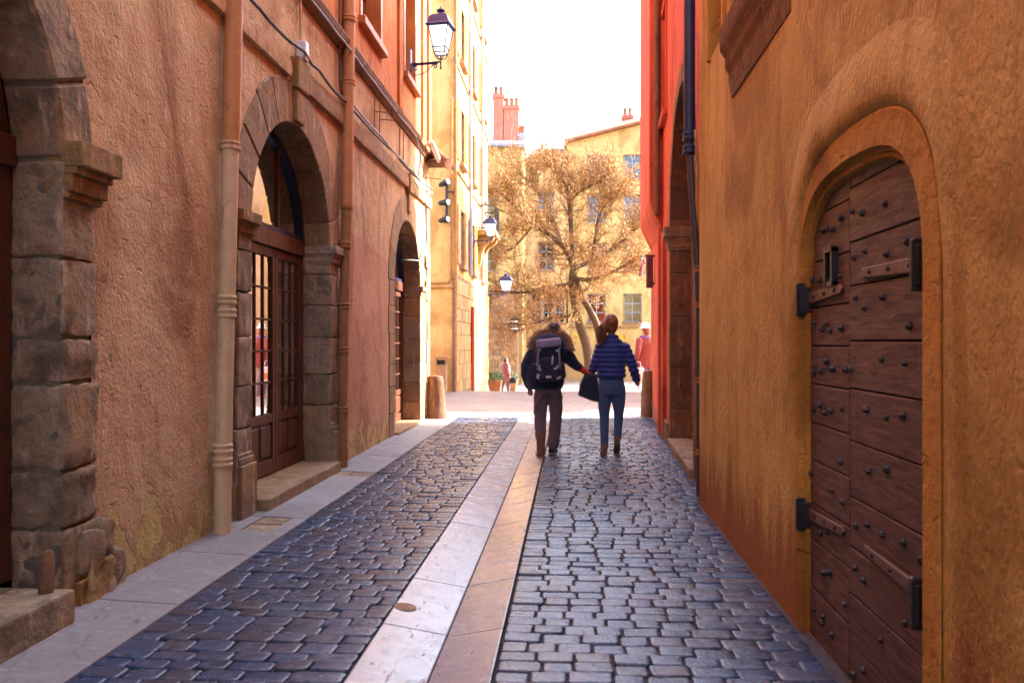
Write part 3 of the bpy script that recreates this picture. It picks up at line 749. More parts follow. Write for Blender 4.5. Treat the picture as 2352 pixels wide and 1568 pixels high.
def loft(rings, fr):
    mb = MB(); n = len(rings[0]); V = []
    for r_ in rings: V += [fr(u, d, z) for u, d, z in r_]
    mb.add(V, [(i*n+k, i*n+k+1, (i+1)*n+k+1, (i+1)*n+k) for i in range(len(rings)-1) for k in range(n-1)])
    return mb
def ring(hw, rise, d, uc=DO, base=-.08, lift=0):
    out = []
    for u, z in tud(uc, hw, SPR, rise, base):
        s = max(0, min(1, (z-1.2)/.7)); s = s*s*(3-2*s)
        out.append((u, d*s + (1-s)*.006 if lift else d, z))
    return out
h = loft([ring(1.10, .95, .01, lift=1), ring(.99, .84, -.014, lift=1), ring(.90, .74, -.026, lift=1), ring(.845, .675, -.026, lift=1), ring(.815, .63, -.008, lift=1), ring(.79, .61, .03)], fr_right)
h.build('door_hood', M['ochre'], RH, smooth=True)
sur = loft([ring(.80, .62, -.003), ring(.795, .615, -.008), ring(.722, .50, -.005, DU), ring(.717, .494, .008, DU), ring(.714, .489, .026, DU), ring(.708, .478, .030, DU), ring(.702, .468, .020, DU), ring(.696, .458, .022, DU), ring(.69, .448, .04, DU), ring(.69, .448, .12, DU)], fr_right)
surround = sur.build('door_surround', M['ochre_deep'], RH, smooth='auto')
mb = MB(); mb.prism([(u, z) for u, z in tud(DU, .70, 1.70, .46, -.04)], .112, .15, fr_right)
door = mb.build('studded_door', M['dark'], RH)
# planks: each its own board, two leaves
DH, DSP, DRI = .70, 1.70, .45
studs = []
for (a, b) in ((DU-DH, 3.575), (3.583, DU+DH)):
    z = .0; i = 0; rn = random.Random(int(a*50))
    while z < 2.12:
        hh = rn.uniform(.17, .25); z1 = min(z+hh, 2.25)
        if 2.2 - z1 < .10: z1 = 2.25
        n = 8; tops = [(a+(b-a)*k/n, min(z1-.0035, tud_z(a+(b-a)*k/n, DU, DH, DSP, DRI))) for k in range(n+1)]
        tops = [(u, q) for u, q in tops if q > z+.006]
        if len(tops) >= 2:
            poly = [(tops[0][0], z+.0035)] + [p for p in tops] + [(tops[-1][0], z+.0035)]
            dd = rn.uniform(-.003, .003)
            MB().prism(poly, .046+dd, .110, fr_right).build('plank', M['wood_old'], door, bevel=.003)
            for uu in (a+.07, a+.22, (a+b)/2+.02, b-.2, b-.06):
                if rn.random() < .72:
                    q = z + rn.uniform(.05, max(.06, z1-z-.05))
                    if q < tud_z(uu, DU, DH, DSP, DRI) - .07: studs.append((uu+rn.uniform(-.035, .035), q, .046+dd))
        z = z1
me = None; sr = .0155
smb = MB(); smb.add([(r_*math.cos(R(60)*k+.3), y_, r_*math.sin(R(60)*k+.3)) for r_, y_ in ((sr, .004), (sr, -.003), (sr*.72, -.012)) for k in range(6)] + [(0, -.015, 0)], [(q*6+k, q*6+(k+1) % 6, (q+1)*6+(k+1) % 6, (q+1)*6+k) for q in range(2) for k in range(6)] + [(12+k, 12+(k+1) % 6, 18) for k in range(6)])
sme = smb.mesh('stud'); sme.materials.append(M['iron'])
for u, z, d in studs:
    o = bpy.data.objects.new('stud', sme); COL.objects.link(o); o.location = fr_right(u, d-.001, z)
    o.rotation_euler = (0, rn.uniform(-.5, .5), R(-90)); k = rn.uniform(.8, 1.15); o.scale = (k, 1.25*k, k); o.parent = door
# hinge straps with pintles: the far pair on the far jamb, the near pair on the near jamb
def strap(u0, u1, z, drop, w=.055):
    mb = MB(); s = 1 if u1 > u0 else -1
    P = [(u0, .060), (u0, .082), (u1, .082), (u1, .068)]
    A = [(u0, z-w/2), (u0, z+w/2), (u1, z+drop+w*.36), (u1+s*.02, z+drop), (u1, z+drop-w*.36)]
    mb.prism(A, .030, .0445, fr_right); o = mb.build('strap_hinge', M['wood_iron'] if 'wood_iron' in M else M['iron'], door, bevel=.003)
    for t in (.25, .55, .85): MB().lathe([(.009, 0), (.009, .005), (.004, .008)], (0, 0, 0), 8).build('nail', M['iron'], o).matrix_local = Matrix.Translation(fr_right(u0+(u1-u0)*t, .0305, z+drop*t)) @ Matrix.Rotation(R(-90), 4, 'Y')
    return o
M['wood_iron'] = paint('rusted_strap_iron', (.16, .085, .06), .5, .5, .5, .4, .2, 30)
def pintle(u, z, hh, w=.05):
    mb = MB(); mb.box((u-w/2, -.012, z-hh/2), (u+w/2, .085, z+hh/2), fr_right); mb.box((u-w*.3, -.02, z-hh/2-.015), (u+w*.3, .03, z+hh/2+.02), fr_right)
    mb.build('pintle', M['iron'], door, bevel=.006)
strap(4.15, 3.66, 1.66, .02); pintle(4.165, 1.655, .13)
strap(4.15, 3.64, .60, .03); pintle(4.165, .59, .13)
strap(2.77, 3.40, 1.71, .015); pintle(2.79, 1.70, .14)
strap(2.77, 3.36, .60, .02); pintle(2.79, .585, .14)
# peephole
mb = MB()
u0, u1, z0, z1 = 3.73, 3.85, 1.70, 1.87
mb.box((u0, .018, z0), (u0+.025, .09, z1), fr_right); mb.box((u1-.025, .018, z0), (u1, .09, z1), fr_right); mb.box((u0, .014, z1-.02), (u1, .09, z1+.006), fr_right); mb.box((u0, .022, z0-.005), (u1, .09, z0+.02), fr_right)
mb.box((u0+.026, .042, z0+.021), (u1-.026, .0905, z1-.021), fr_right)
mb.build('peephole', M['iron'], door, bevel=.002)
# stepped stone threshold
step(RH, fr_right, 2.75, 4.16, .02, .3, -.1, .012, M['stone_brown'])
# windows with heavy moulded sills
for i, (a, b, c, d_) in enumerate(RW):
    w = window_unit(RH, fr_right, a, b, c, d_, .26, M['wood_red'], M['ochre_deep'], 0, 2, 2, .06)
    if i == 1: continue
    prof = [(.05, -.50), (-.01, -.46), (-.02, -.40), (-.03, -.36), (-.03, -.30), (-.055, -.26), (-.055, -.19), (-.09, -.14), (-.10, -.05), (-.105, -.015), (.05, -.002)]
    course(w, fr_right, a-.42 if i == 0 else a-.2, b+.10, c, prof, M['stone_brown'], 'sill')
mb = MB()
for a, b, c, d_ in RW: 
    m2 = MB(); m2.box((a-.2, .3, c-.2), (b+.2, 1.5, d_+.2), fr_right); m2.f = [f for i, f in enumerate(m2.f) if i != 2]; m2.m = m2.m[:5]; m2.build('room', M['dark'], RH, recalc=False)
# navy downpipe in the corner, thinner battered lower length
pipe(RH, [(1.075, 7.50, 9.1), (1.075, 7.50, 3.25)], .052, M['pipe_navy'], [(1.075, 7.5, 3.3), (1.075, 7.5, 3.18)], ch=.04)
pipe(RH, [(1.075, 7.50, 3.26), (1.085, 7.5, 3.0), (1.12, 7.5, 2.5), (1.15, 7.5, 2.1), (1.165, 7.5, 1.7), (1.17, 7.5, .05)], .033, M['cable'], [(1.15, 7.5, 2.1), (1.165, 7.5, 1.78), (1.17, 7.5, 1.1), (1.17, 7.5, .45)], ch=.03, cmat=M['pipe_rust'])
cable(RH, [(1.12, 7.44, 3.35), (1.135, 7.42, 3.0), (1.13, 7.43, 2.7), (1.15, 7.42, 2.45)], .015, M['stone_ochre'], 0, 'cable')

# ------------------------------------------------------------ red house
H_RED = 10.0; RA = math.atan(.035)
def fr_red(u, d, z):
    return (1.26 + math.sin(RA)*(u-7.45) + math.cos(RA)*d, 7.45 + math.cos(RA)*(u-7.45) - math.sin(RA)*d, z)
RD = thing('town_house', 'red plastered house with overhanging corner and brown arched doorway beyond the downpipe', 'house', (3.5, 12, 0))
UE = 16.0
mb = MB()
AR = dict(uc=10.15, r=1.42, spring=3.15)
ho = arch_outline(AR['uc'], AR['r']+.2, AR['spring'], -.1)
RDW = [(12.25, 12.95, 4.9, 6.5), (8.6, 9.6, 5.6, 7.2), (12.25, 12.95, 7.2, 8.6)]
wall_sheet(mb, [(7.36, -.15), (7.36, H_RED), (UE, H_RED), (UE, -.15)], [ho] + [rect(a-.06, b+.06, c, d+.06) for a, b, c, d in RDW], fr_red)
house_shell(mb, fr_red, 7.36, UE, -.15, H_RED, 5)
mb.build('wall', M['red'], RD)
# overhanging corner: rounded underside
prof = [(.03, 3.20), (-.02, 3.24), (-.08, 3.36), (-.16, 3.52), (-.205, 3.66), (-.21, 3.80), (-.21, H_RED-.05), (.03, H_RED-.05)]
mb = MB(); V = []
for u in (13.05, UE+.015): V += [fr_red(u, d, z) for d, z in prof]
n = len(prof); mb.add(V, [(k, k+1, n+k+1, n+k) for k in range(n-1)] + [list(range(n))[::-1], [n+k for k in range(n)]])
mb.build('overhang', M['red'], RD, bevel=.02, seg=2, smooth='auto')
sr_ = stones_surround(RD, fr_red, AR['uc'], AR['r'], AR['spring'], -.05, .22, .32, 11, M['stone_brown'], jambs=[.55, .6, .7, .6, .5], seed=12, rough=False)
capital(sr_, fr_red, AR['uc']+AR['r'], AR['uc']+AR['r']+.22, 2.72, 3.05, .10, M['stone_warm'], .30, .04)
mb = MB(); mb.prism([(u, z) for u, z in arch_outline(AR['uc'], AR['r']+.02, AR['spring'], -.02)], .30, .38, fr_red)
rdoor = mb.build('door', M['wood_old'], RD)
for k in range(9):
    a = AR['uc']-AR['r']+.01 + 2*AR['r']*k/9
    MB().box((a+.005, .262, .02), (a+2*AR['r']/9-.005, .299, 2.95), fr_red).build('plank', M['stone_brown'], rdoor, bevel=.005)
    for q in (.3, .75, 1.2, 1.65, 2.1, 2.55):
        o = bpy.data.objects.new('stud', sme); COL.objects.link(o); o.location = fr_red(a+.16, .261, q); o.rotation_euler = (0, 0, R(-90)); o.parent = rdoor
step(RD, fr_red, 8.75, 11.5, -.06, .30, -.05, .11, M['stone'])
# projecting plinth and red pilaster strip
MB().box((11.80, -.045, -.1), (12.35, .02, .30), fr_red).build('plinth', M['stone_brown'], RD, bevel=.02)
MB().box((12.4, -.06, -.1), (12.62, .02, 3.1), fr_red).build('pilaster', M['red'], RD, bevel=.01)
pipe(RD, [fr_red(13.0, -.05, 3.25), fr_red(13.0, -.05, .0)], .04, M['pipe_red'], [fr_red(13.0, -.05, 2.9), fr_red(13.0, -.05, 1.2)], ch=.03)
pipe(RD, [fr_red(12.98, -.10, 8.9), fr_red(12.98, -.10, 3.45)], .045, M['stone_brown'], [fr_red(12.98, -.10, 5.5)], ch=.03)
for a, b, c, d_ in RDW:
    window_unit(RD, fr_red, a, b, c, d_, .2, M['wood_red'], M['red'], .08, 2, 3, .06)
    m2 = MB(); m2.box((a-.2, .25, c-.2), (b+.2, 1.5, d_+.2), fr_red); m2.f = [f for i, f in enumerate(m2.f) if i != 2]; m2.m = m2.m[:5]; m2.build('room', M['dark'], RD, recalc=False)

# ------------------------------------------------------------ yellow house across the side street
H_Y = 17; YX, YY = -3.35, 23.5
YH = thing('town_house', 'tall pale yellow house with spotlights on its end wall, past the side street', 'house', (YX-3, YY+4, 0))
def fr_ye(u, d, z): return (u, YY + d, z)               # end wall facing the camera
def fr_yf(u, d, z): return (YX - d, u, z)               # street facade facing +X
YW = [(u, u+1.0, z, z+1.75) for u in (24.6, 27.4, 30.6) for z in (3.75, 6.85, 9.95, 13.05)]
mb = MB(); wall_sheet(mb, [(24-.5, -.3), (23.5, H_Y), (33, H_Y), (33, -.9)], [rect(a, b, c, d) for a, b, c, d in YW], fr_yf)
house_shell(mb, fr_yf, 23.5, 33, -1.1, H_Y, 8)
mb.box((-3.34, 33, -1.1), (-11, 33.02, H_Y)) if False else None
mb.build('wall', M['yellow'], YH)
mb = MB(); wall_sheet(mb, [(23.44, -.3), (23.44, 4.05), (33.05, 4.05), (33.05, -1.2)], [rect(a, b, c, d) for a, b, c, d in YW if c < 4] , fr_yf, -.015) if False else None
# stone ground floor of the street facade, block courses
z = 0.0; rn = random.Random(21)
mb = MB(); mb.box((23.46, -.02, -1.1), (33.0, .05, 3.3), fr_yf); gf = mb.build('stone_front', M['mortar'], YH)
zc = -.1
while zc < 3.25:
    hh = rn.uniform(.36, .5); u = 23.45
    while u < 32.9:
        L = rn.uniform(.5, 1.0); 
        if 32.98-u-L < .3: L = 32.98-u
        if ground_z(u) < zc + hh: MB().box((u+.006, -.045-rn.uniform(0, .02), zc+.006), (u+L-.006, .0, min(zc+hh, 3.3)-.006), fr_yf).build('stone', M['stone_ochre'], gf, bevel=.01)
        u += L
    zc += hh
for a, b, c, d_ in YW:
    window_unit(YH, fr_yf, a+.06, b-.06, c+.02, d_-.06, .22, M['wood_red'], M['stone_warm'], .16, 2, 3, .06, shutter=None)
M['shutter_yellow'] = paint('shutter_paint_yellow', (.62, .42, .05), .6, .3, .3)
for a, b, c, d_ in YW:
    for s0, s1 in ((a-.62, a-.08), (b+.08, b+.62)):
        mb = MB(); mb.box((s0, -.06, c+.02), (s1, -.022, d_), fr_yf); mb.box((s0+.05, -.075, c+.35), (s1-.05, -.061, c+.45), fr_yf); mb.box((s0+.05, -.075, d_-.4), (s1-.05, -.061, d_-.3), fr_yf)
        mb.build('shutter', M['shutter_yellow'] if rn.random() < .6 else M['pipe_orange'], YH, bevel=.005)
for z in (3.35, 6.5, 9.6, 12.7): course(YH, fr_yf, 23.4, 33.05, z, [(.02, -.06), (-.05, -.05), (-.07, .04), (.02, .07)], M['stone_warm'])
for y_, m_ in ((26.55, M['pipe_lilac']), (30.1, M['pipe_lilac'])):
    pipe(YH, [(YX+.11, y_, 16.8), (YX+.11, y_, 3.6)], .06, m_, [(YX+.11, y_, zz) for zz in (5, 8, 11, 14)], ch=.05)
pipe(YH, [(YX+.12, 27.05, 2.6), (YX+.12, 27.05, ground_z(27)-.02)], .06, M['pipe_red'], [(YX+.12, 27.05, 1.4)], ch=.05)
pipe(YH, [(YX+.05, 23.43, 16.8), (YX+.05, 23.43, .0)], .045, M['pipe_rust'], [(YX+.05, 23.43, zz) for zz in (2.2, 4.6, 7, 9.5)], ch=.05)
# cable run on the end wall
cable(YH, [(-3.42, 23.46, 8.5), (-3.45, 23.46, 3.30), (-3.5, 23.46, 3.15), (-5.5, 23.46, 3.14)], .03, M['stone_ochre'], 0, 'cable')
cable(YH, [(-3.36, 23.46, 3.02), (-5.5, 23.46, 3.0)], .03, M['stone_ochre'], 0, 'cable')
# balcony: slab, scrolled stone bracket, railing, planter
mb = MB(); mb.box((28.9, -.72, 5.22), (30.6, .05, 5.42), fr_yf); bal = mb.build('balcony', M['stone_ochre'], YH, bevel=.03)
for u in (29.15, 30.2):
    pts = [(0, 4.05), (-.10, 4.10), (-.16, 4.3), (-.20, 4.62), (-.32, 4.88), (-.52, 5.0), (-.62, 5.1), (-.64, 5.22), (0, 5.22)]
    mb = MB(); P = [fr_yf(u, d, z) for d, z in pts] + [fr_yf(u+.25, d, z) for d, z in pts]; n = len(pts)
    mb.add(P, [list(range(n)), list(range(2*n-1, n-1, -1))] + [(i, i+n, (i+1) % n+n, (i+1) % n) for i in range(n)]); mb.build('bracket', M['stone_ochre'], bal, bevel=.02)
mb = MB()
cor = [fr_yf(28.93, 0, 0), fr_yf(28.93, -.68, 0), fr_yf(30.57, -.68, 0), fr_yf(30.57, 0, 0)]
for zz in (5.48, 6.28): mb.tube([(p[0], p[1], zz) for p in cor], .022, 6)
for a, b in zip(cor, cor[1:]):
    n = max(4, int((Vector(b)-Vector(a)).length/.13))
    for i in range(n+1): q = Vector(a).lerp(Vector(b), i/n); mb.tube([(q.x, q.y, 5.42), (q.x, q.y, 6.28)], .009, 5)
mb.build('railing', M['iron'], bal)
mb = MB(); mb.box((29.0, -.62, 5.42), (29.9, -.38, 5.62), fr_yf); mb.build('planter', M['pipe_red'], bal, bevel=.02)

# ------------------------------------------------------------ houses round the square behind the tree
def fr_face(Y0): return lambda u, d, z: (u, Y0 + d, z)
def far_house(label, X0, X1, Y0, ztop0, ztop1, mat, wins, base=-1.1, deep=9, group='houses behind the square', roofmat=None, frame=None, cols=2, rows=3):
    T = thing('far_house', label, 'house', ((X0+X1)/2, Y0+deep/2, base), group=group); fr = fr_face(Y0)
    mb = MB(); wall_sheet(mb, [(X0, base), (X0, ztop0), (X1, ztop1), (X1, base)], [rect(a, b, c, d) for a, b, c, d in wins], fr)
    P = [fr(X0, 0, base), fr(X1, 0, base), fr(X1, deep, base), fr(X0, deep, base), fr(X0, 0, ztop0), fr(X1, 0, ztop1), fr(X1, deep, ztop1), fr(X0, deep, ztop0)]
    mb.add(P, [(1, 2, 6, 5), (2, 3, 7, 6), (3, 0, 4, 7)]); mb.build('wall', mat, T)
    mb = MB(); P = []
    for d, dz in ((-.45, -.04), (-.45, .10), (deep/2, 1.6), (deep, .1), (deep, -.04)): P += [(X0-.15, Y0+d, ztop0+dz), (X1+.15, Y0+d, ztop1+dz)]
    mb.add(P, [(0, 1, 3, 2), (2, 3, 5, 4), (4, 5, 7, 6), (6, 7, 9, 8), (0, 2, 4, 6, 8), (1, 3, 5, 7, 9), (0, 8, 9, 1)])
    roof = mb.build('roof', roofmat or M['tile'], T)
    for a, b, c, d in wins:
        window_unit(T, fr, a+.02, b-.02, c+.02, d-.02, .2, frame or M['blue_grey'], M['stone_warm'], .1, cols, rows, .04, gmat=M['glass_far'])
        m2 = MB(); m2.box((a-.2, .24, c-.2), (b+.2, 1.5, d+.2), fr); m2.f = [f for i, f in enumerate(m2.f) if i != 2]; m2.m = m2.m[:5]; m2.build('room', M['dark'], T, recalc=False)
    return T, roof, fr
wz = [(2.66, 4.45), (5.9, 7.65), (8.95, 10.7), (11.7, 13.2)]
wins = [(x, x+1.12, a, b) for x in (1.1, 3.35, 5.7, 8.0) for a, b in wz]
FH1, rf1, frF = far_house('long yellow house with blue-grey windows behind the bare tree, rising to the right', -.25, 13, 52, 14.0, 17.2, M['cream'], wins)
course(FH1, frF, -.25, 13, 2.35, [(.02, -.05), (-.10, -.04), (-.13, .06), (.02, .1)], M['stone_warm'])
course(FH1, frF, -.25, 13, 11.3, [(.02, -.05), (-.06, -.04), (-.08, .06), (.02, .1)], M['stone_warm'])
def chimney(roof, x, y, z0, z1, w, d, mat, pots=2):
    o = MB().box((x-w/2, y-d/2, z0), (x+w/2, y+d/2, z1)).box((x-w/2-.06, y-d/2-.06, z1-.25), (x+w/2+.06, y+d/2+.06, z1-.08)).build('chimney', mat, roof)
    for i in range(pots): 
        px_ = x - w/2 + w*(i+.5)/pots
        m2 = MB().lathe([(.13, 0), (.11, .4), (.14, .42), (.13, .5)], (px_, y, z1), 10); o2 = m2.build('chimney_pot', M['tile'], None); o2.parent = roof
chimney(rf1, 3.9, 56.5, 15.2, 16.9, .7, .6, M['brick_red'], 2)
for txt, xx, zz in (('C', .05, 1.62), ('I', .42, 1.62), ('L', 2.25, 1.62), ('O', 2.68, 1.62), ('U', 3.15, 1.62)):
    cu = bpy.data.curves.new('letter', 'FONT'); cu.body = txt; cu.size = .62; cu.extrude = .03
    ob = bpy.data.objects.new('letter_tmp', cu); COL.objects.link(ob); dg = bpy.context.evaluated_depsgraph_get()
    me = bpy.data.meshes.new_from_object(ob.evaluated_get(dg)); bpy.data.objects.remove(ob)
    if 'gold' not in M: M['gold'] = paint('yellow_lettering', (.80, .50, .03), .5, .1)
    o = link('letter', me, M['gold'], FH1); 
    for v in me.vertices: v.co = Vector((xx + v.co.x, 51.94 - v.co.z, zz - .15 + v.co.y))
mid_w = [(-2.45+.74*i, -2.45+.74*i+.62, 2.6, 4.5) for i in range(3)] + [(-2.0, -1.0, a, b) for a, b in wz[1:3]]
FH0, rf0, frM = far_house('narrow shaded house with wide glazed first floor between the two taller far houses', -2.75, -.27, 51, 12.9, 12.9, M['sand'], mid_w)
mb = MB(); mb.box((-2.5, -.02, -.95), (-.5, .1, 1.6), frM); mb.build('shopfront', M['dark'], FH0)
lw = [(-5.2, -4.2, a-.4, b-.4) for a, b in wz[:3]] + [(-7.4, -6.4, a-.4, b-.4) for a, b in wz[:3]]
FH2, rf2, frL = far_house('far house with red brick chimneys on a hipped roof, left of the bare tree', -10, -2.75, 47, 12.9, 12.6, M['cream'], lw, roofmat=M['zinc'])
for cx, w_, zt in ((-4.35, .62, 16.4), (-3.55, .9, 15.7), (-2.95, .35, 14.0)): chimney(rf2, cx, 49.6, 12.9, zt, w_, .8, M['brick_red'] if w_ > .4 else M['pipe_lilac'], 3 if w_ > .7 else 2)
# stone pier of the left far house, courses of separate blocks
mb = MB(); mb.box((-5.6, -1.3, -1.1), (-2.95, .0, 4.6), frL); pier = mb.build('stone_pier', M['mortar'], FH2)
rn = random.Random(31); zc = -1.0
while zc < 4.55:
    hh = rn.uniform(.3, .42); u = -5.62
    while u < -2.98:
        L = rn.uniform(.4, .75)
        if -2.92-u-L < .2: L = -2.92-u
        MB().box((u+.008, -1.345-rn.uniform(0, .02), zc+.008), (u+L-.008, -1.28, min(zc+hh, 4.62)-.008), frL).build('stone', M['stone_warm'], pier, bevel=.012); u += L
    zc += hh

SHW = [(4.2+1.6*i, 5.2+1.6*i, a, b) for i in range(5) for a, b in ((3.3, 4.9), (6.3, 7.9))]  # unseen house, added so that its shadow falls across the side street
far_house('sand coloured house added out of view behind the red house to shade the side street', 3.35, 13, 24.2, 10.2, 10.2, M['sand'], SHW, base=-.4, deep=7, group=None)
# ------------------------------------------------------------ lamps, signs and small fixtures
def frosted(name, c=(.80, .80, .84)):
    t = NT(name); nd = t.t.nodes; out = nd['Material Output']
    t.done(c, .35, spec=.4, **{'Emission Color': (1, .98, .95, 1), 'Emission Strength': .22}); tl = t.n('ShaderNodeBsdfTranslucent'); tl.inputs[0].default_value = rgb(c)
    mx = t.n('ShaderNodeMixShader'); mx.inputs[0].default_value = .35; t.l(t.b.outputs[0], mx.inputs[1]); t.l(tl.outputs[0], mx.inputs[2]); t.l(mx.outputs[0], out.inputs[0])
    return t.mat
M['frosted'] = frosted('frosted_lamp_glass')
def make_lantern():
    L = thing('wall_lantern', 'x', 'lantern', (0, 0, 0), 0, 'wall lanterns', ws=False)
    mb = MB(); mb.box((0, -.05, -.12), (.02, .05, .26)); mb.build('wall_plate', M['lamp_iron'], L, bevel=.006)
    mb = MB(); mb.tube([(.01, 0, 0), (.58, 0, 0)], .016, 8); mb.box((.03, -.014, -.035), (.52, .014, -.02))
    def spiral(c, r0, r1, a0, turns, n=18): return [(c[0]+(r0+(r1-r0)*i/n)*math.cos(a0+turns*2*math.pi*i/n), 0, c[1]+(r0+(r1-r0)*i/n)*math.sin(a0+turns*2*math.pi*i/n)) for i in range(n+1)]
    big = spiral((.12, -.08), .02, .085, R(40), 1.05)
    sw = big + [(.20, 0, -.19), (.29, 0, -.165), (.36, 0, -.11), (.42, 0, -.05), (.46, 0, -.04)] + spiral((.47, -.075), .035, .012, R(90), -1.1, 12)
    mb.tube([(.02, 0, -.03)] + [(.03, 0, -.10), (.05, 0, -.17), (.10, 0, -.205), (.16, 0, -.205), (.24, 0, -.185), (.33, 0, -.13), (.40, 0, -.065), (.45, 0, -.04)] + spiral((.47, -.075), .035, .012, R(110), -1.0, 12), .011, 6)
    mb.tube(spiral((.105, -.075), .05, .012, R(120), 1.3, 18), .010, 6)
    mb.tube([(.57, 0, -.10), (.57, 0, .10)], .014, 8); mb.ball((.57, 0, -.11), .022, seg=8, rings=5)
    mb.build('bracket', M['lamp_iron'], L, smooth='auto')
    cx = .57; mb = MB()
    for sx in (-1, 1):
        for sy in (-1, 1):
            mb.tube([(cx, 0, .04), (cx+sx*.07, sy*.07, .07), (cx+sx*.095, sy*.095, .15)], .009, 6)
            mb.tube([(cx+sx*.095, sy*.095, .15), (cx+sx*.175, sy*.175, .60)], .011, 6)
    for h, w in ((.15, .10), (.235, .115), (.60, .185)):
        mb.add([], [])
        for a, b in (((-w, -w), (w, -w)), ((w, -w), (w, w)), ((w, w), (-w, w)), ((-w, w), (-w, -w))): mb.tube([(cx+a[0], a[1], h), (cx+b[0], b[1], h)], .012, 6)
    mb.build('cage', M['lamp_iron'], L)
    q = math.sqrt(2)
    for a in range(4):
        c, s = math.cos(a*math.pi/2), math.sin(a*math.pi/2)
        rot = lambda x, y, z: (cx + x*c - y*s, x*s + y*c, z)
        MB().add([rot(.098, -.09, .16), rot(.098, .09, .16), rot(.168, .16, .59), rot(.168, -.16, .59), rot(.094, -.09, .16), rot(.094, .09, .16), rot(.164, .16, .59), rot(.164, -.16, .59)], [(0, 1, 2, 3), (7, 6, 5, 4), (0, 4, 5, 1), (1, 5, 6, 2), (2, 6, 7, 3), (3, 7, 4, 0)]).build('pane', M['frosted'], L)
    MB().lathe([(.21*q*.98, .60), (.225*q, .615), (.20*q, .65), (.17*q, .74), (.145*q, .80), (.10*q, .815), (.085*q, .825), (.05*q, .85)], (cx, 0, 0), 4).build('roof', M['lamp_iron'], L)
    MB().lathe([(.06, .84), (.05, .87), (.075, .90), (.075, .915), (.04, .93), (.02, .96), (.004, .99)], (cx, 0, 0), 12).build('finial', M['lamp_iron'], L, smooth='auto')
    return L
lan = make_lantern(); lan.location = (XL+.015, 13.35, 6.02); lan.rotation_euler = (0, 0, R(-8)); lan.scale = (.92, .92, .92)
lan['label'] = 'navy wall lantern high on the orange house, largest of the lanterns'
l2 = copy_tree(lan); l2.location = (YX+.05, 28.0, 4.92); l2.scale = (1.0, .9, .9); l2['label'] = 'navy wall lantern beside the balcony of the yellow house'
l3 = copy_tree(lan); l3.location = (YX+.05, 32.7, 3.35); l3.scale = (1.3, .85, .85); l3['label'] = 'smallest wall lantern at the far end of the yellow house, below the balcony'
# three spotlights on a rod, end wall of the yellow house
S = thing('spotlight_cluster', 'three black spotlights one above the other on the yellow end wall', 'spotlights', (-3.55, 23.42, 4.7))
mb = MB(); mb.tube([(-3.55, 23.36, 4.85), (-3.55, 23.36, 6.05)], .04, 8); mb.tube([(-3.55, 23.36, 5.75), (-3.36, 23.40, 5.75), (-3.36, 23.5, 5.75)], .025, 6); mb.tube([(-3.55, 23.36, 5.1), (-3.55, 23.52, 5.1)], .025, 6)
mb.build('rod', M['iron'], S)
for zc, tx, tz in ((5.98, 1.2, .35), (5.42, 1.3, .05), (4.93, 1.2, .1)):
    d = Vector((tx, -.75, tz)).normalized(); c = Vector((-3.58, 23.22, zc))
    sp = MB().tube([c - d*.22, c - d*.18, c - d*.05, c + d*.10, c + d*.12], [.035, .065, .08, .095, .095], 14).build('spot', M['iron'], S, smooth='auto')
    MB().tube([c + d*.115, c + d*.128], .08, 14).build('lens', M['white'], sp)
# litter bin
B = thing('litter_bin', 'brown stone-clad litter bin at the foot of the yellow end wall', 'bin', (-3.62, 22.9, 0))
mb = MB(); mb.lathe([(.19, 0), (.20, .75), (.22, .80)], (-3.62, 22.9, 0), 4); mb.build('body', M['stone_warm'], B, bevel=.01)
mb = MB(); c = (-3.62, 22.9)
for sx, sy in ((-1, -1), (1, -1), (1, 1), (-1, 1)): mb.box((c[0]+sx*.135-.018, c[1]+sy*.135-.018, .80), (c[0]+sx*.135+.018, c[1]+sy*.135+.018, .97))
mb.box((c[0]-.2, c[1]-.2, .97), (c[0]+.2, c[1]+.2, 1.02)); mb.build('hood', M['stone_warm'], B, bevel=.008)
MB().box((c[0]-.125, c[1]-.125, .78), (c[0]+.125, c[1]+.125, .93)).build('liner', M['dark'], B)
# guard stones at both corners of the lane
def guard(name, label, loc, h, r0, r1, mat, lean=0):
    T = thing(name, label, 'bollard', loc, ws=False, group='guard stones at the lane corners')
    mb = MB(); mb.lathe([(r0*1.06, -.04), (r0*1.05, .12), (r0, .16), (r0*.96, h*.5), (r1*1.05, h*.86), (r1*1.0, h*.95), (r1*.85, h*.99), (.01, h+.005)], (0, 0, 0), 14)
    mb.v = [tuple(Vector(v)*(1) + Vector((lean*v[2], 0, 0)) + .018*Vector((1, 1, .3))*mnoise.noise(Vector(v)*5+Vector(loc))) for v in mb.v]
    mb.build('shaft', mat, T, smooth='auto')
    return T
guard('guard_stone', 'tapered brown guard stone at the corner of the orange house', (-2.50, 15.05, 0), .82, .20, .145, M['stone_brown'])
guard('guard_stone', 'tapered guard stone at the foot of the red house corner', (1.50, 15.75, 0), .90, .16, .12, M['stone_brown'])
# house plaques
for z0, z1, lab, m_ in ((2.80, 3.06, 'upper small white plaque on the pillar after the third arch', 'a'), (2.38, 2.60, 'lower small white plaque on the pillar after the third arch', 'b')):
    T = thing('wall_plaque', lab, 'plaque', (XL+.03, 14.85, z0), group='plaques on the pillar')
    MB().box((14.72, -.062, z0), (14.98, -.036, z1), fr_left).build('plate', M['white'], T, bevel=.004)
    mb = MB()
    if m_ == 'a': mb.box((14.82, -.0645, z0+.10), (14.88, -.0622, z0+.16), fr_left)
    else:
        for k in range(3): mb.box((14.76, -.0645, z0+.05+.05*k), (14.94-.03*k, -.0622, z0+.065+.05*k), fr_left)
    mb.build('print', M['lamp_iron'], T)
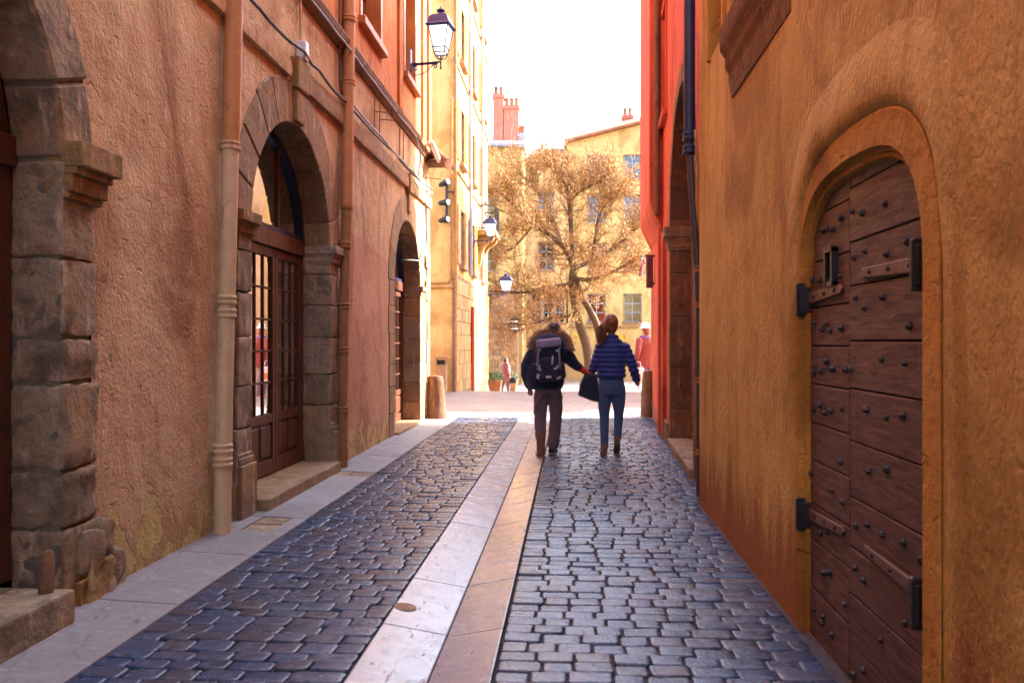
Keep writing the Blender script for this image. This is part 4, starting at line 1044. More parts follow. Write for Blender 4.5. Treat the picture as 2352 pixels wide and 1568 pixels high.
# junction box and conduit on the first course
T = thing('junction_box', 'white junction box with conduit above the second arch', 'box', (XL+.05, 7.8, 4.18))
MB().box((7.74, -.10, 4.17), (7.86, .0, 4.36), fr_left).build('body', M['white'], T, bevel=.02, seg=2)
MB().tube([(XL+.03, 7.80, 4.36), (XL+.03, 7.80, 8)], .014, 8).build('conduit', M['pipe_cream'], T)
# strip light on a short arm under the sill course
T = thing('strip_light', 'white strip light on a short arm below the tiled canopy corner', 'lamp', (XL+.05, 14.4, 4.85))
MB().tube([(XL, 14.2, 4.90), (XL+.10, 14.25, 4.92), (XL+.22, 14.4, 4.90)], .014, 6).build('arm', M['pipe_cream'], T)
MB().tube([(XL+.20, 14.3, 4.98), (XL+.22, 14.45, 4.90), (XL+.26, 14.8, 4.74)], [.035, .05, .04], 10).build('head', M['white'], T, smooth='auto')
# small tiled canopy at the end of the sill course
cn = MB().box((14.85, -.30, 4.72), (15.30, .02, 4.78), fr_left).build('canopy', M['stone_brown'], LH)
for i in range(4):
    for k in range(3):
        P = [fr_left(14.83+.16*k+.01*i, -.02-.085*i, 5.05-.075*i), fr_left(14.83+.16*k, -.02-.085*(i+1)-.05, 5.05-.075*(i+1)-.03)]
        MB().tube(P, [.075, .085], 10).build('tile', M['tile'], cn, smooth='auto')
# iron wire brackets left on the wall
T = thing('wire_bracket', 'thin bent iron rods sticking out of the orange wall above the cable', 'bracket', (XL, 11.2, 4.4))
for y_, w_ in ((10.9, .42), (11.3, .36)): MB().tube([(XL-.02, y_, 4.55), (XL+.10, y_, 4.55), (XL+.10, y_+.02, 4.55), (XL+.10+w_*.4, y_, 4.53), (XL+.10+w_*.4, y_, 4.66)], .008, 5).build('rod', M['pipe_rust'], T)
for y_ in (10.8, 11.1, 12.4, 12.7): MB().tube([(XL+.03, y_, 4.22), (XL+.04, y_, 4.72)], .008, 5).build('spike', M['pipe_rust'], T)
MB().tube([(XL+.02, 14.7, 4.42), (XL+.30, 14.75, 4.40), (XL+.32, 14.75, 4.52)], .012, 5).build('hook', M['pipe_rust'], T)
# flag and blade sign at the red corner
T = thing('flag', 'small blue, white and red flag hanging at the red house corner', 'flag', fr_red(15.9, 0, 3.1))
p0 = Vector(fr_red(15.85, -.0, 2.72)); MB().tube([p0, p0 + Vector((-.16, .30, .42))], .012, 6).build('pole', M['iron'], T)
cols = [paint('flag_blue', (.02, .04, .30), .8, .1), paint('flag_white', (.78, .78, .80), .8, .1), paint('flag_red', (.62, .02, .03), .8, .1)]
for k in range(3):
    mb = MB(); n = 6; V = []
    for i in range(n+1):
        for j in range(9):
            s = (k + i/n)/3; t = j/8
            V.append((p0.x-.155+.02*math.sin(s*9+t*3)+.10*(1-t)*s*.2 - .06*t*(1-s), p0.y+.29-.20*s*.3+.03*math.sin(t*5+s*8), p0.z+.40-.36*t-.12*s))
    mb.add(V, [(i*9+j, i*9+j+1, (i+1)*9+j+1, (i+1)*9+j) for i in range(n) for j in range(8)])
    mb.build('cloth', cols[k], T, smooth=True, recalc=False)
T = thing('blade_sign', 'dark maroon box sign on a bracket, on the red house below the overhang', 'sign', fr_red(15.0, 0, 2.3))
M['maroon'] = paint('maroon_sign', (.10, .015, .03), .5, .2)
MB().box((14.95, -.15, 2.42), (15.05, -.03, 2.98), fr_red).build('panel', M['maroon'], T, bevel=.015)
MB().box((14.98, -.16, 2.98), (15.02, .02, 3.02), fr_red).box((14.98, -.10, 2.48), (15.02, .02, 2.52), fr_red).build('bracket', M['maroon'], T)
# hanging board at the far pier
T = thing('hanging_sign', 'black board with white writing hanging beside the far stone pier', 'sign', (-2.95, 45.6, 2.0))
c = on_y(1183, 746, 45.55)
MB().box((c.x-.26, 45.50, c.z-.36), (c.x+.26, 45.56, c.z+.36)).build('board', M['dark'], T, bevel=.01)
mb = MB(); rn = random.Random(4)
for k in range(3):
    x = c.x-.19
    while x < c.x+.15: 
        w_ = rn.uniform(.03, .07); mb.box((x, 45.485, c.z+.14-.2*k), (x+w_, 45.498, c.z+.25-.2*k)); x += w_+.02
mb.build('lettering', M['white'], T)
MB().tube([(c.x, 45.53, c.z+.36), (c.x, 45.53, c.z+.48), (-3.0, 45.7, c.z+.48)], .015, 6).build('arm', M['iron'], T)

# ------------------------------------------------------------ the bare tree on the square
TY = 36.0
def tmat(name, a, b, transl=0):
    t = NT(name); p = t.pos
    isl = t.n('ShaderNodeNewGeometry').outputs['Random Per Island']
    c = t.mix(isl, a, b); t.done(c, .7, t.bump(t.noise(p, 25, 5, .7), .8, .02), spec=.15 if not transl else .5)
    if transl:
        out = t.t.nodes['Material Output']; tl = t.n('ShaderNodeBsdfTranslucent'); t.l(c, tl.inputs[0])
        mx = t.n('ShaderNodeMixShader'); mx.inputs[0].default_value = transl; t.l(t.b.outputs[0], mx.inputs[1]); t.l(tl.outputs[0], mx.inputs[2]); t.l(mx.outputs[0], out.inputs[0])
    return t.mat
M['bark'] = tmat('bark', (.07, .045, .03), (.09, .06, .035))
M['twig'] = tmat('twig_bark', (.20, .105, .045), (.36, .22, .10))
M['bud'] = tmat('dry_leaf', (.46, .25, .085), (.66, .45, .20), .5)
tree = thing('bare_tree', 'wide bare tree with golden brown twigs standing in the square', 'tree', (.7, TY, ground_z(TY)))
rt = random.Random(77)
def tp(x, y, dy=0): return on_y(x, y, TY+dy)
limbs = [
 ([Vector((.78, TY, ground_z(TY)-.1)), tp(1352, 815), tp(1328, 735), tp(1314, 655), tp(1318, 612)], .24, .13),
 ([Vector((1.45, TY+.3, ground_z(TY)-.1)), tp(1382, 800, .3), tp(1368, 740, .2), tp(1342, 690, .1), tp(1318, 630)], .20, .13),
 ([tp(1318, 618), tp(1290, 560, -.4), tp(1225, 515, -.9), tp(1178, 472, -1.2), tp(1150, 440, -1.3)], .13, .05),
 ([tp(1318, 622), tp(1312, 540, .3), tp(1305, 450, .4), tp(1285, 402, .2), tp(1255, 378, 0)], .13, .04),
 ([tp(1318, 616), tp(1360, 598, .6), tp(1420, 562, 1.1), tp(1470, 515, 1.5), tp(1510, 480, 1.6)], .12, .04),
 ([tp(1316, 640), tp(1370, 640, -.5), tp(1430, 612, -1.0), tp(1478, 585, -1.2)], .10, .04),
 ([tp(1316, 650), tp(1270, 660, -.8), tp(1200, 672, -1.5), tp(1125, 668, -1.9)], .10, .04),
 ([tp(1326, 725), tp(1280, 728, -.5), tp(1210, 745, -.8), tp(1150, 742, -1)], .06, .025),
 ([tp(1360, 598, .6), tp(1374, 505, .8), tp(1392, 470, .8), tp(1415, 448, .9)], .08, .03),
 ([tp(1306, 470, .4), tp(1332, 440, .6), tp(1375, 418, .8), tp(1400, 400, 1)], .07, .03),
 ([tp(1290, 560, -.4), tp(1255, 470, .5), tp(1215, 420, .8), tp(1180, 390, 1)], .08, .03),
 ([tp(1225, 515, -.9), tp(1190, 560, -1.2), tp(1140, 590, -1.2)], .06, .03)]
def smooth_path(P, n=5):
    out = []
    for i in range(len(P)-1):
        p0, p1, p2, p3 = P[max(i-1, 0)], P[i], P[i+1], P[min(i+2, len(P)-1)]
        for k in range(n):
            t = k/n; out.append(.5*((2*p1) + (p2-p0)*t + (2*p0-5*p1+4*p2-p3)*t*t + (3*p1-p0-3*p2+p3)*t**3))
    return out + [P[-1]]
mbt = MB(); mbl = MB(); ctr = Vector((-.1, TY, 6.0)); lv1 = []
for i, (P, r0, r1) in enumerate(limbs):
    S_ = smooth_path(P); S_ = [p + Vector((mnoise.noise(p*1.5), mnoise.noise(p*1.5+Vector((9, 0, 0))), 0))*.06 for p in S_]
    n = len(S_); (mbt if i < 2 else mbl).tube(S_, [r0+(r1-r0)*k/(n-1) for k in range(n)], 9)
    if i >= 2: lv1 += [(S_[k], (S_[min(k+1, n-1)]-S_[max(k-1, 0)]).normalized(), r0+(r1-r0)*k/(n-1)) for k in range(2, n)]
trunk = mbt.build('trunk', M['bark'], tree, smooth='auto'); mbl.build('limbs', M['bark'], tree, smooth='auto')
mtw = MB(); mbud = MB()
def rdir(): 
    while 1:
        v = Vector((rt.uniform(-1, 1), rt.uniform(-1, 1), rt.uniform(-1, 1)))
        if .1 < v.length < 1: return v.normalized()
def branch(p, d, L, r, seg, curl):
    P = [p]; 
    for k in range(seg):
        d = (d + rdir()*curl + Vector((0, 0, .06))).normalized(); P.append(P[-1] + d*L/seg)
    return P, d
def bud(p):
    s = rt.uniform(.02, .05); a = rdir()*s; b = a.cross(rdir()).normalized()*s*.55
    mbud.add([p-a*.2, p+a*.8+b, p+a*2, p+a*.8-b], [(0, 1, 2, 3)])
for p, d, r in lv1:
    for _ in range(2 if rt.random() < .6 else 3):
        dd = (d*.5 + rdir()*.9 + (p-ctr).normalized()*.35 + Vector((0, 0, .25))).normalized(); L = rt.uniform(.7, 1.5)
        P, d1 = branch(p, dd, L, r, 5, .28); r1 = min(.042, r*.5); mtw.tube(P, [r1*(1-.6*k/5) for k in range(6)], 5, False)
        for k in range(2, 6):
            for _ in range(2):
                dd = ((P[k]-P[k-1]).normalized()*.6 + rdir()*.85).normalized(); P2, d2 = branch(P[k], dd, rt.uniform(.35, .8), 0, 4, .3)
                mtw.tube(P2, [.017, .015, .012, .009, .006], 4, False)
                for j in range(1, 5):
                    for _ in range(1 if rt.random() < .55 else 2):
                        P3, d3 = branch(P2[j], ((P2[j]-P2[j-1]).normalized()*.5 + rdir()).normalized(), rt.uniform(.15, .40), 0, 2, .35)
                        mtw.tube(P3, [.009, .0075, .005], 3, False)
                        if rt.random() < .32: bud(P3[-1])
                        if rt.random() < .15: bud(P3[1])
cr = mtw.build('crown', M['twig'], tree, recalc=False); 
bd = mbud.build('dry_leaves', M['bud'], cr, recalc=False); bd['kind'] = 'stuff'
print('TREE', len(mtw.f), len(mbud.f))
# planters and a bench-like crate near the far corner
def planter(label, x, y, w, col):
    z = ground_z(y); T = thing('planter', label, 'planter', (x, y, z), group='planters at the far corner')
    MB().lathe([(w*.45, 0), (w*.62, .5), (w*.66, .52), (w*.66, .58)], (x, y, z), 4).build('box', col, T, bevel=.01)
    mb = MB(); rn = random.Random(int(x*10))
    for _ in range(420):
        a = rn.uniform(0, 6.28); q = rn.random()**.5*w*.6; p = Vector((x+q*math.cos(a), y+q*math.sin(a), z+.55+rn.random()*.5*(1-q/w*.8)))
        s = rn.uniform(.03, .06); u = Vector((rn.uniform(-1, 1), rn.uniform(-1, 1), rn.uniform(-1, 1))).normalized()*s; v = u.orthogonal().normalized()*s*.5
        mb.add([p-u, p+v, p+u, p-v], [(0, 1, 2, 3)])
    mb.build('foliage', M['leaf'], T, recalc=False)
M['leaf'] = tmat('shrub_leaf', (.05, .085, .025), (.10, .13, .04), .3)
planter('dark planter with green shrub right beside the yellow house end', -3.15, 34.2, .62, M['pipe_rust'])
planter('wooden planter with green shrub between the yellow house and the pink coat', -2.75, 38.2, .6, M['stone_warm'])
# ------------------------------------------------------------ people
def cloth(name, c, rough=.85, scale=14, var=.4, sheen=.3):
    t = NT(name); p = t.pos
    n1 = t.noise(p, scale, 5, .6, .4)
    col = t.mix(t.maprange(n1, .3, .75, 0, var), c, tuple(x*.5 for x in c))
    h = t.math('ADD', t.noise(p, 160, 2, .5), t.math('MULTIPLY', t.noise(t.mapping(p, (16, 16, 9)), 1, 3, .5, .6), 2.2))
    return t.done(col, rough, t.bump(h, .35, .010), spec=.25, **{'Sheen Weight': sheen})
M['skin'] = cloth('skin', (.55, .29, .19), .55, 20, .15, 0)
M['parka'] = cloth('parka_navy', (.012, .016, .045), .7)
M['trouser'] = cloth('trousers_brown', (.17, .12, .135), .85)
M['boot'] = cloth('boot_leather', (.16, .075, .035), .55)
M['shoe_dark'] = cloth('dark_shoe', (.02, .02, .03), .5)
M['puffer'] = cloth('puffer_blue', (.018, .034, .20), .48)
M['jeans'] = cloth('jeans_blue', (.05, .09, .20), .85)
M['hair_red'] = cloth('auburn_hair', (.25, .07, .025), .45)
M['hair_dark'] = cloth('brown_hair', (.06, .03, .02), .5)
M['fur'] = cloth('fur_brown', (.26, .13, .06), .8)
M['fur_tip'] = cloth('fur_pale_tip', (.68, .54, .42), .8)
M['fur_tip'] = tmat('fur_pale_tip', (.62, .44, .30), (.80, .66, .52), .5)
M['pink_coat'] = cloth('pink_coat', (.34, .12, .13), .85)
M['bagblack'] = cloth('black_nylon', (.008, .012, .035), .55)
M['lilac'] = cloth('lilac_nylon', (.25, .22, .36), .6)
M['patch'] = cloth('pale_lilac_patch', (.52, .46, .60), .6)
M['mitten'] = cloth('red_mitten', (.62, .06, .02), .85)
M['rust_coat'] = cloth('rust_coat', (.22, .045, .03), .8)
M['purple'] = cloth('purple_scarf', (.20, .09, .28), .85)
M['sole'] = cloth('pale_sole', (.55, .5, .45), .7)
M['white_cloth'] = cloth('white_cloth', (.75, .73, .70), .8)
TMP = bpy.data.scenes.new('tmp')
def remeshed(mb, voxel, it=3, fac=.5):
    me = mb.mesh('tmp'); o = bpy.data.objects.new('tmp', me); TMP.collection.objects.link(o)
    m = o.modifiers.new('r', 'REMESH'); m.mode = 'VOXEL'; m.voxel_size = voxel
    s = o.modifiers.new('s', 'SMOOTH'); s.iterations = it; s.factor = fac
    vl = TMP.view_layers[0]; vl.update(); dg = vl.depsgraph
    r = bpy.data.meshes.new_from_object(o.evaluated_get(dg))
    bpy.data.objects.remove(o); bpy.data.meshes.remove(me); r.materials.clear(); return r
def displace(m, f):
    ns = [v.normal.copy() for v in m.vertices]; cs = [v.co.copy() for v in m.vertices]; out = []
    for c, n in zip(cs, ns): out.extend(c + n*f(c))
    m.vertices.foreach_set('co', out); m.update()
def limb(mb, pts, rad, sides=12, flat=1.0):
    pts = [Vector(p) for p in pts]
    # resample so that joints bend softly
    P = smooth_path(pts, 4); n = len(pts); rr = []
    for i in range(n-1):
        for k in range(4): rr.append(rad[i]+(rad[i+1]-rad[i])*k/4)
    rr.append(rad[-1]); mb.tube(P, rr, sides, True, flat)
    mb.ball(P[0], rr[0]*.98, seg=sides, rings=8); mb.ball(P[-1], rr[-1]*.98, seg=sides, rings=8)
def torso(mb, rings, sides=20):
    """rings: (centre, half width x, half depth y)"""
    V = []; F = []
    for c, a, b in rings:
        for k in range(sides):
            w = 2*math.pi*k/sides; cx = math.copysign(abs(math.cos(w))**.85, math.cos(w)); sy = math.copysign(abs(math.sin(w))**.85, math.sin(w))
            V.append(Vector(c) + Vector((a*cx, b*sy, 0)))
    n = len(rings)
    for i in range(n-1):
        for k in range(sides): F.append((i*sides+k, i*sides+(k+1) % sides, (i+1)*sides+(k+1) % sides, (i+1)*sides+k))
    F.append(list(range(sides-1, -1, -1))); F.append([(n-1)*sides+k for k in range(sides)]); mb.add(V, F)
def hand(mb, wrist, d, spread, size=1.0, curl=.5, thumb=1):
    """palm and five bent fingers; d = direction of the hand, spread = sideways axis"""
    d = Vector(d).normalized(); s = Vector(spread); s = (s - d*s.dot(d)).normalized(); nrm = d.cross(s)*thumb; w = Vector(wrist); k = size
    mb.tube([w, w+d*.04*k, w+d*.085*k], [.024*k, .036*k, .034*k], 10, True, .55); mb.ball(w+d*.05*k, .036*k, seg=10, rings=6)
    for i, L in enumerate((.060, .072, .068, .052)):
        b = w + d*.078*k + s*(.028-.0185*i)*k; p1 = b + d*L*.5*k + nrm*L*.12*curl*k; p2 = p1 + d*L*.38*k*(1-curl*.5) + nrm*L*.45*curl*k
        mb.tube([b, p1, p2], [.0092*k, .0088*k, .0075*k], 8)
        mb.ball(p2, .0075*k, seg=8, rings=5)
    b = w + d*.022*k + s*.028*k; p1 = b + (s*.75+d*.5).normalized()*.036*k; p2 = p1 + (d*.9+s*.25+nrm*.4).normalized()*.03*k
    mb.tube([b, p1, p2], [.012*k, .0105*k, .008*k], 8); mb.ball(p2, .008*k, seg=8, rings=5)
def shoe(mb, heel, toe_dir, L=.27, w=.047, h=.075, pitch=0):
    """pitch raises the heel, the toe staying down"""
    f = Vector((toe_dir[0], toe_dir[1], 0)).normalized(); r = Vector((f.y, -f.x, 0)); up = Vector((0, 0, 1)); c, s = math.cos(pitch), math.sin(pitch)
    prof = [(0, .80, .95), (.03, .95, 1.0), (.09, .92, .95), (.15, .98, .72), (.20, 1.08, .55), (.245, .9, .42), (.27, .45, .26)]
    V = []; S = 12; toe = Vector(heel)
    for x, ww, hh in prof:
        for k in range(S):
            a = 2*math.pi*k/S; y = w*ww*math.cos(a); z = h*hh*(.5+.5*math.sin(a)); q = x*L/.27
            bx = q; V.append(toe + f*(bx*c) + r*y + up*(z - bx*s*1.0))
    n = len(prof); mb.add(V, [(i*S+k, i*S+(k+1) % S, (i+1)*S+(k+1) % S, (i+1)*S+k) for i in range(n-1) for k in range(S)] + [list(range(S-1, -1, -1)), [(n-1)*S+k for k in range(S)]])
def head(mb, c, rx=.075, yaw=0, tilt=(0, 0)):
    """skull, jaw, nose and ears; faces +Y turned by yaw"""
    Rm = Matrix.Rotation(yaw, 3, 'Z') @ Matrix.Rotation(tilt[0], 3, 'X') @ Matrix.Rotation(tilt[1], 3, 'Y'); c = Vector(c)
    g = lambda x, y, z: c + Rm @ Vector((x, y, z))
    mb.ball(g(0, -.008, .022), rx*1.03, rx*1.26, rx*1.22, 18, 12, Rm); mb.ball(g(0, .028, -.045), rx*.78, rx*.82, rx*.95, 14, 10, Rm)
    mb.ball(g(0, .105, -.022), .012, .016, .022, 8, 6, Rm)
    for s in (-1, 1): mb.ball(g(s*rx*1.03, .0, -.012), .010, .020, .032, 8, 6, Rm); mb.ball(g(s*.032, .086, .006), .013, .009, .008, 8, 6, Rm)
    mb.ball(g(0, .088, -.062), .024, .010, .008, 8, 6, Rm)
    return Rm

# ---- man in a parka (walking away), pixel joints at his own distance
PY = 10.35
def J(x, y, dy=0): return on_y(x, y, PY+dy)
mb0 = (J(1255, 1048).x, PY)
man = thing('person', 'person in dark navy parka with fur hood, brown trousers and lilac backpack, walking away', 'person', (mb0[0], PY, 0))
neck = J(1268, 778); hd = J(1272, 762, .03)
hipL, hipR = J(1247, 892), J(1268, 892); knL, knR = J(1243, 962, .02), J(1274, 958, .10); anL, anR = Vector((J(1243, 1030).x, PY-.10, .13)), Vector((J(1268, 1020).x, PY+.16, .11))
shL, shR = J(1228, 805), J(1294, 800); elL, elR = J(1211, 845, -.02), J(1315, 828, .04); wrL, wrR = J(1216, 885, .06), J(1335, 846, .10)
body = MB(); head(body, hd, .074, R(-12), (R(-8), R(4)))
limb(body, [J(1270, 790), neck, hd - Vector((0, 0, .04))], [.075, .055, .055])
torso(body, [(J(1258, 900), .14, .10), (J(1258, 870), .15, .105), (J(1260, 840), .15, .10), (J(1262, 812), .18, .11), (J(1263, 795), .15, .09), (J(1266, 785), .08, .07)])
for a, b, c, f in ((hipL, knL, anL, 1), (hipR, knR, anR, 1)): limb(body, [a, b, c], [.085, .058, .040])
for a, b, c in ((shL, elL, wrL), (shR, elR, wrR)): limb(body, [a, b, c], [.055, .042, .030])
hand(body, wrL, (.1, .35, -1), (1, 0, 0), 1.0, .5, 1)
for q in (anL, anR): body.ball(q - Vector((0, -.03, .04)), .05, .09, .05, 10, 6)
link('body', remeshed(body, .0075, 2), M['skin'], man, True)
jk = MB()
torso(jk, [(J(1253, 893), .205, .15), (J(1252, 884), .235, .175), (J(1252, 862), .25, .19), (J(1254, 838), .235, .18), (J(1258, 815), .225, .165), (J(1261, 800), .205, .145), (J(1264, 786), .13, .11), (J(1266, 776), .085, .085)])
limb(jk, [J(1232, 803), J(1213, 838, -.02), J(1211, 862), J(1217, 884, .04)], [.095, .092, .080, .062]); limb(jk, [J(1288, 800), J(1308, 822, .02), J(1322, 838, .06), J(1333, 845, .09)], [.092, .082, .068, .050])
m = remeshed(jk, .010, 3)
displace(m, lambda q: (.010*mnoise.noise(Vector((q.x*8, q.y*8, q.z*15)))))
link('parka', m, M['parka'], man, True)
tr = MB()
limb(tr, [J(1248, 884), J(1242, 925), J(1241, 962, .0), Vector((J(1242, 1008).x, PY-.09, .26))], [.108, .092, .080, .070]); limb(tr, [J(1270, 884), J(1276, 925, .05), J(1276, 960, .09), Vector((J(1270, 1018).x, PY+.14, .13))], [.108, .092, .080, .076])
torso(tr, [(J(1259, 905), .15, .12), (J(1258, 885), .17, .13), (J(1258, 870), .165, .125)])
m = remeshed(tr, .010, 3)
displace(m, lambda q: (.008*mnoise.noise(Vector((q.x*10, q.y*10, q.z*14)))))
link('trousers', m, M['trouser'], man, True)
MB_b = MB(); hl = Vector((J(1243, 1040).x, PY-.18, .0)); shoe(MB_b, hl, (-.1, 1), .29, .055, .10); limb(MB_b, [hl+Vector((0, .06, .06)), hl+Vector((0, .06, .17)), hl+Vector((0, .075, .27))], [.055, .056, .062])
link('boot', remeshed(MB_b, .008, 2), M['boot'], man, True)
MB_b = MB(); hr = Vector((J(1266, 1020).x, PY+.09, .008)); shoe(MB_b, hr, (.15, 1), .28, .05, .10); link('boot', remeshed(MB_b, .008, 2), M['shoe_dark'], man, True)
mbs = MB(); shoe(mbs, hr-Vector((0, .006, .008)), (.15, 1), .29, .054, .03); mbs.build('sole', M['sole'], man, smooth=True)
# red mitten closed on the other hand
mm = MB(); hand(mm, J(1334, 846, .09), (.75, .1, -.45), (0, 1, 0), 1.25, .8, 1); mm.ball(J(1340, 850, .09), .042, .04, .045, 10, 6); mm.tube([J(1330, 844, .08), J(1337, 848, .09)], [.05, .045], 10); link('mitten', remeshed(mm, .008, 2), M['mitten'], man, True)
hb = MB(); hb.ball(hd+Vector((0, -.012, .035)), .086, .103, .095, 18, 12); hb.ball(hd+Vector((0, -.05, -.015)), .078, .06, .08, 14, 10)
m = remeshed(hb, .008, 1)
displace(m, lambda q: .006*mnoise.noise(q*38))
link('hair', m, M['hair_dark'], man, True)
# hood lying on the shoulders with a ring of fur
hm = MB(); hc = J(1263, 800, -.10)
hm.ball(hc, .225, .13, .20, 20, 14); hm.ball(J(1263, 786, -.03), .17, .12, .10, 16, 10)
link('hood', remeshed(hm, .012, 3), M['parka'], man, True)
path = []
for k in range(33):
    a = R(2) + R(176)*k/32; path.append(Vector((hc.x + .222*math.cos(a), PY-.10+.075*math.sin(a)*1.2-.02, hc.z - .02 + .225*math.sin(a))))
rf = random.Random(3); fm = MB(); fm.tube(path, [.03+.022*math.sin(math.pi*i/32) for i in range(33)], 10); fmo = link('fur_trim', fm.mesh('fur_trim'), M['fur'], man, True)
ft = MB()
for _ in range(2600):
    i = rf.randrange(1, 32); c = path[i].lerp(path[i-1], rf.random()); t = (path[i]-path[i-1]).normalized()
    a = Vector((rf.gauss(0, 1), rf.gauss(0, 1), rf.gauss(0, 1))); a = (a - t*a.dot(t)).normalized(); out = (c-hc).normalized()
    a = (a*.8 + out*.55).normalized(); L = rf.uniform(.05, .095); b = t*.004; p = c + a*.02
    ft.add([p-b, p+b, p+a*L*.6+b*.7+Vector((0, 0, -.008)), p+a*L+Vector((0, 0, -.02))+t*rf.uniform(-.01, .01)], [(0, 1, 2), (0, 2, 3)]) 
    ft.m[-1] = 1 if rf.random() < .55 else 0
fo = link('strands', ft.mesh('strands', recalc=False), [M['fur'], M['fur_tip']], fmo); fo['kind'] = 'stuff'

# ---- backpack on his back
bp = thing('backpack', 'black backpack with lilac lid and patches on the back of the parka', 'backpack', (J(1262, 870).x, PY-.30, .9))
bc = J(1261, 826, -.30); lean = .12
def rbox(name, c, hx, hy, hz, mat, par, bev=.03, seg=3, M3=None):
    mb = MB(); mb.box((-hx, -hy, -hz), (hx, hy, hz)); mb.v = [tuple(Vector(c) + (M3 @ Vector(v) if M3 else Vector(v))) for v in mb.v]
    return mb.build(name, mat, par, bevel=bev, seg=seg, smooth='auto')
Mb = Matrix.Rotation(R(-6), 3, 'Y')
rbox('main_bag', bc + Vector((0, .03, -.03)), .150, .115, .235, M['bagblack'], bp, .06, 4, Mb)
rbox('front_pocket', bc + Vector((.0, -.10, -.10)), .098, .05, .13, M['bagblack'], bp, .035, 3, Mb)
rbox('lid', bc + Vector((.0, -.03, .205)), .152, .125, .055, M['lilac'], bp, .045, 4, Mb)
for s in (-1, 1):
    MB().tube([bc+Vector((s*.14, -.10, .18)), bc+Vector((s*.125, -.135, .10)), bc+Vector((s*.13, -.12, -.02)), bc+Vector((s*.14, -.10, -.12))], .011, 8, True, .5).build('compression_strap', M['lilac'], bp, smooth=True)
    rbox('side_pocket', bc + Vector((s*.165, .02, -.13)), .035, .08, .09, M['bagblack'], bp, .025, 3, Mb)
    MB().tube([bc+Vector((s*.10, .13, .20)), bc+Vector((s*.13, .26, .26)), bc+Vector((s*.15, .42, .12)), bc+Vector((s*.15, .40, -.12))], .028, 8, True, .4).build('shoulder_strap', M['bagblack'], bp, smooth=True)
rb_ = random.Random(8)
for (x, z, hx, hz, a) in ((-.11, .13, .022, .014, .6), (.11, .12, .026, .016, -.5), (.045, -.0, .010, .055, .1), (-.13, -.07, .032, .015, .8), (-.10, -.12, .030, .014, .5), (.12, -.07, .032, .016, -.6), (.085, -.10, .026, .014, -.3), (-.13, -.20, .02, .03, .2), (-.0, -.205, .034, .015, 0), (.12, -.215, .03, .014, -.4)):
    rbox('patch', bc + Vector((x, -.153 if abs(x) < .1 and z < .02 else -.090, z)), hx, .010, hz, M['patch'], bp, .006, 2, Matrix.Rotation(a, 3, 'Y'))
MB().tube([J(1262, 882, -.18), J(1240, 920, -.18), J(1226, 945, -.16), J(1220, 962, -.12)], .010, 6, True, .4).build('loose_strap', M['bagblack'], bp, smooth=True)

# ---- woman in a quilted jacket
PY2 = 10.45
def K(x, y, dy=0): return on_y(x, y, PY2+dy)
wom = thing('person', 'person in blue quilted jacket and jeans with auburn ponytail, walking away', 'person', (K(1405, 1040).x, PY2, 0))
wh = K(1403, 746, .02)
wb = MB(); Rm = head(wb, wh, .071, R(-14), (R(-14), R(3))); limb(wb, [K(1405, 784), K(1405, 768), wh-Vector((0, 0, .04))], [.060, .047, .048])
torso(wb, [(K(1404, 905), .145, .10), (K(1404, 880), .155, .11), (K(1405, 850), .125, .09), (K(1405, 820), .135, .095), (K(1406, 795), .15, .085), (K(1405, 782), .08, .06)])
wk = dict(hL=K(1390, 892), hR=K(1420, 892), kL=K(1388, 958, .0), kR=K(1421, 952, .02), aL=Vector((K(1388, 1030).x, PY2-.06, .11)), aR=Vector((K(1418, 1012).x, PY2-.02, .20)))
for s in 'LR': limb(wb, [wk['h'+s], wk['k'+s], wk['a'+s]], [.082, .052, .038])
arm = dict(sL=K(1377, 794), eL=K(1368, 832, -.01), wL=K(1360, 852, .02), sR=K(1437, 794), eR=K(1452, 838, -.02), wR=K(1462, 872, .05))
for s in 'LR': limb(wb, [arm['s'+s], arm['e'+s], arm['w'+s]], [.048, .038, .027])
hand(wb, arm['wL'], (-.35, .1, -.9), (0, 1, 0), .92, .9, -1); hand(wb, arm['wR'], (.25, .2, -1), (0, 1, 0), .92, .5, 1)
for s in 'LR': wb.ball(wk['a'+s]-Vector((0, -.03, .03)), .042, .08, .045, 10, 6)
link('body', remeshed(wb, .0075, 2), M['skin'], wom, True)
wj = MB()
torso(wj, [(K(1404, 868), .178, .135), (K(1404, 850), .172, .13), (K(1405, 830), .170, .128), (K(1406, 810), .180, .128), (K(1406, 798), .178, .115), (K(1406, 788), .145, .10), (K(1405, 779), .095, .08), (K(1405, 770), .068, .068)])
limb(wj, [arm['sL']+Vector((.015, 0, -.02)), arm['eL'], arm['wL']], [.066, .060, .046]); limb(wj, [arm['sR']+Vector((-.015, 0, -.02)), arm['eR'], arm['wR']], [.066, .060, .044])
m = remeshed(wj, .008, 3)
displace(m, lambda q: (.016*abs(math.sin(math.pi*q.z/.062))**.7 - .004 + .003*mnoise.noise(q*14)))
link('jacket', m, M['puffer'], wom, True)
wt = MB()
torso(wt, [(K(1404, 906), .15, .115), (K(1404, 888), .168, .125), (K(1404, 868), .155, .115)])
limb(wt, [wk['hL'], K(1388, 925), wk['kL'], wk['aL']+Vector((0, 0, .05))], [.098, .084, .064, .050]); limb(wt, [wk['hR'], K(1421, 925), wk['kR'], wk['aR']+Vector((0, 0, .03))], [.098, .084, .062, .050])
link('jeans', remeshed(wt, .009, 3), M['jeans'], wom, True)
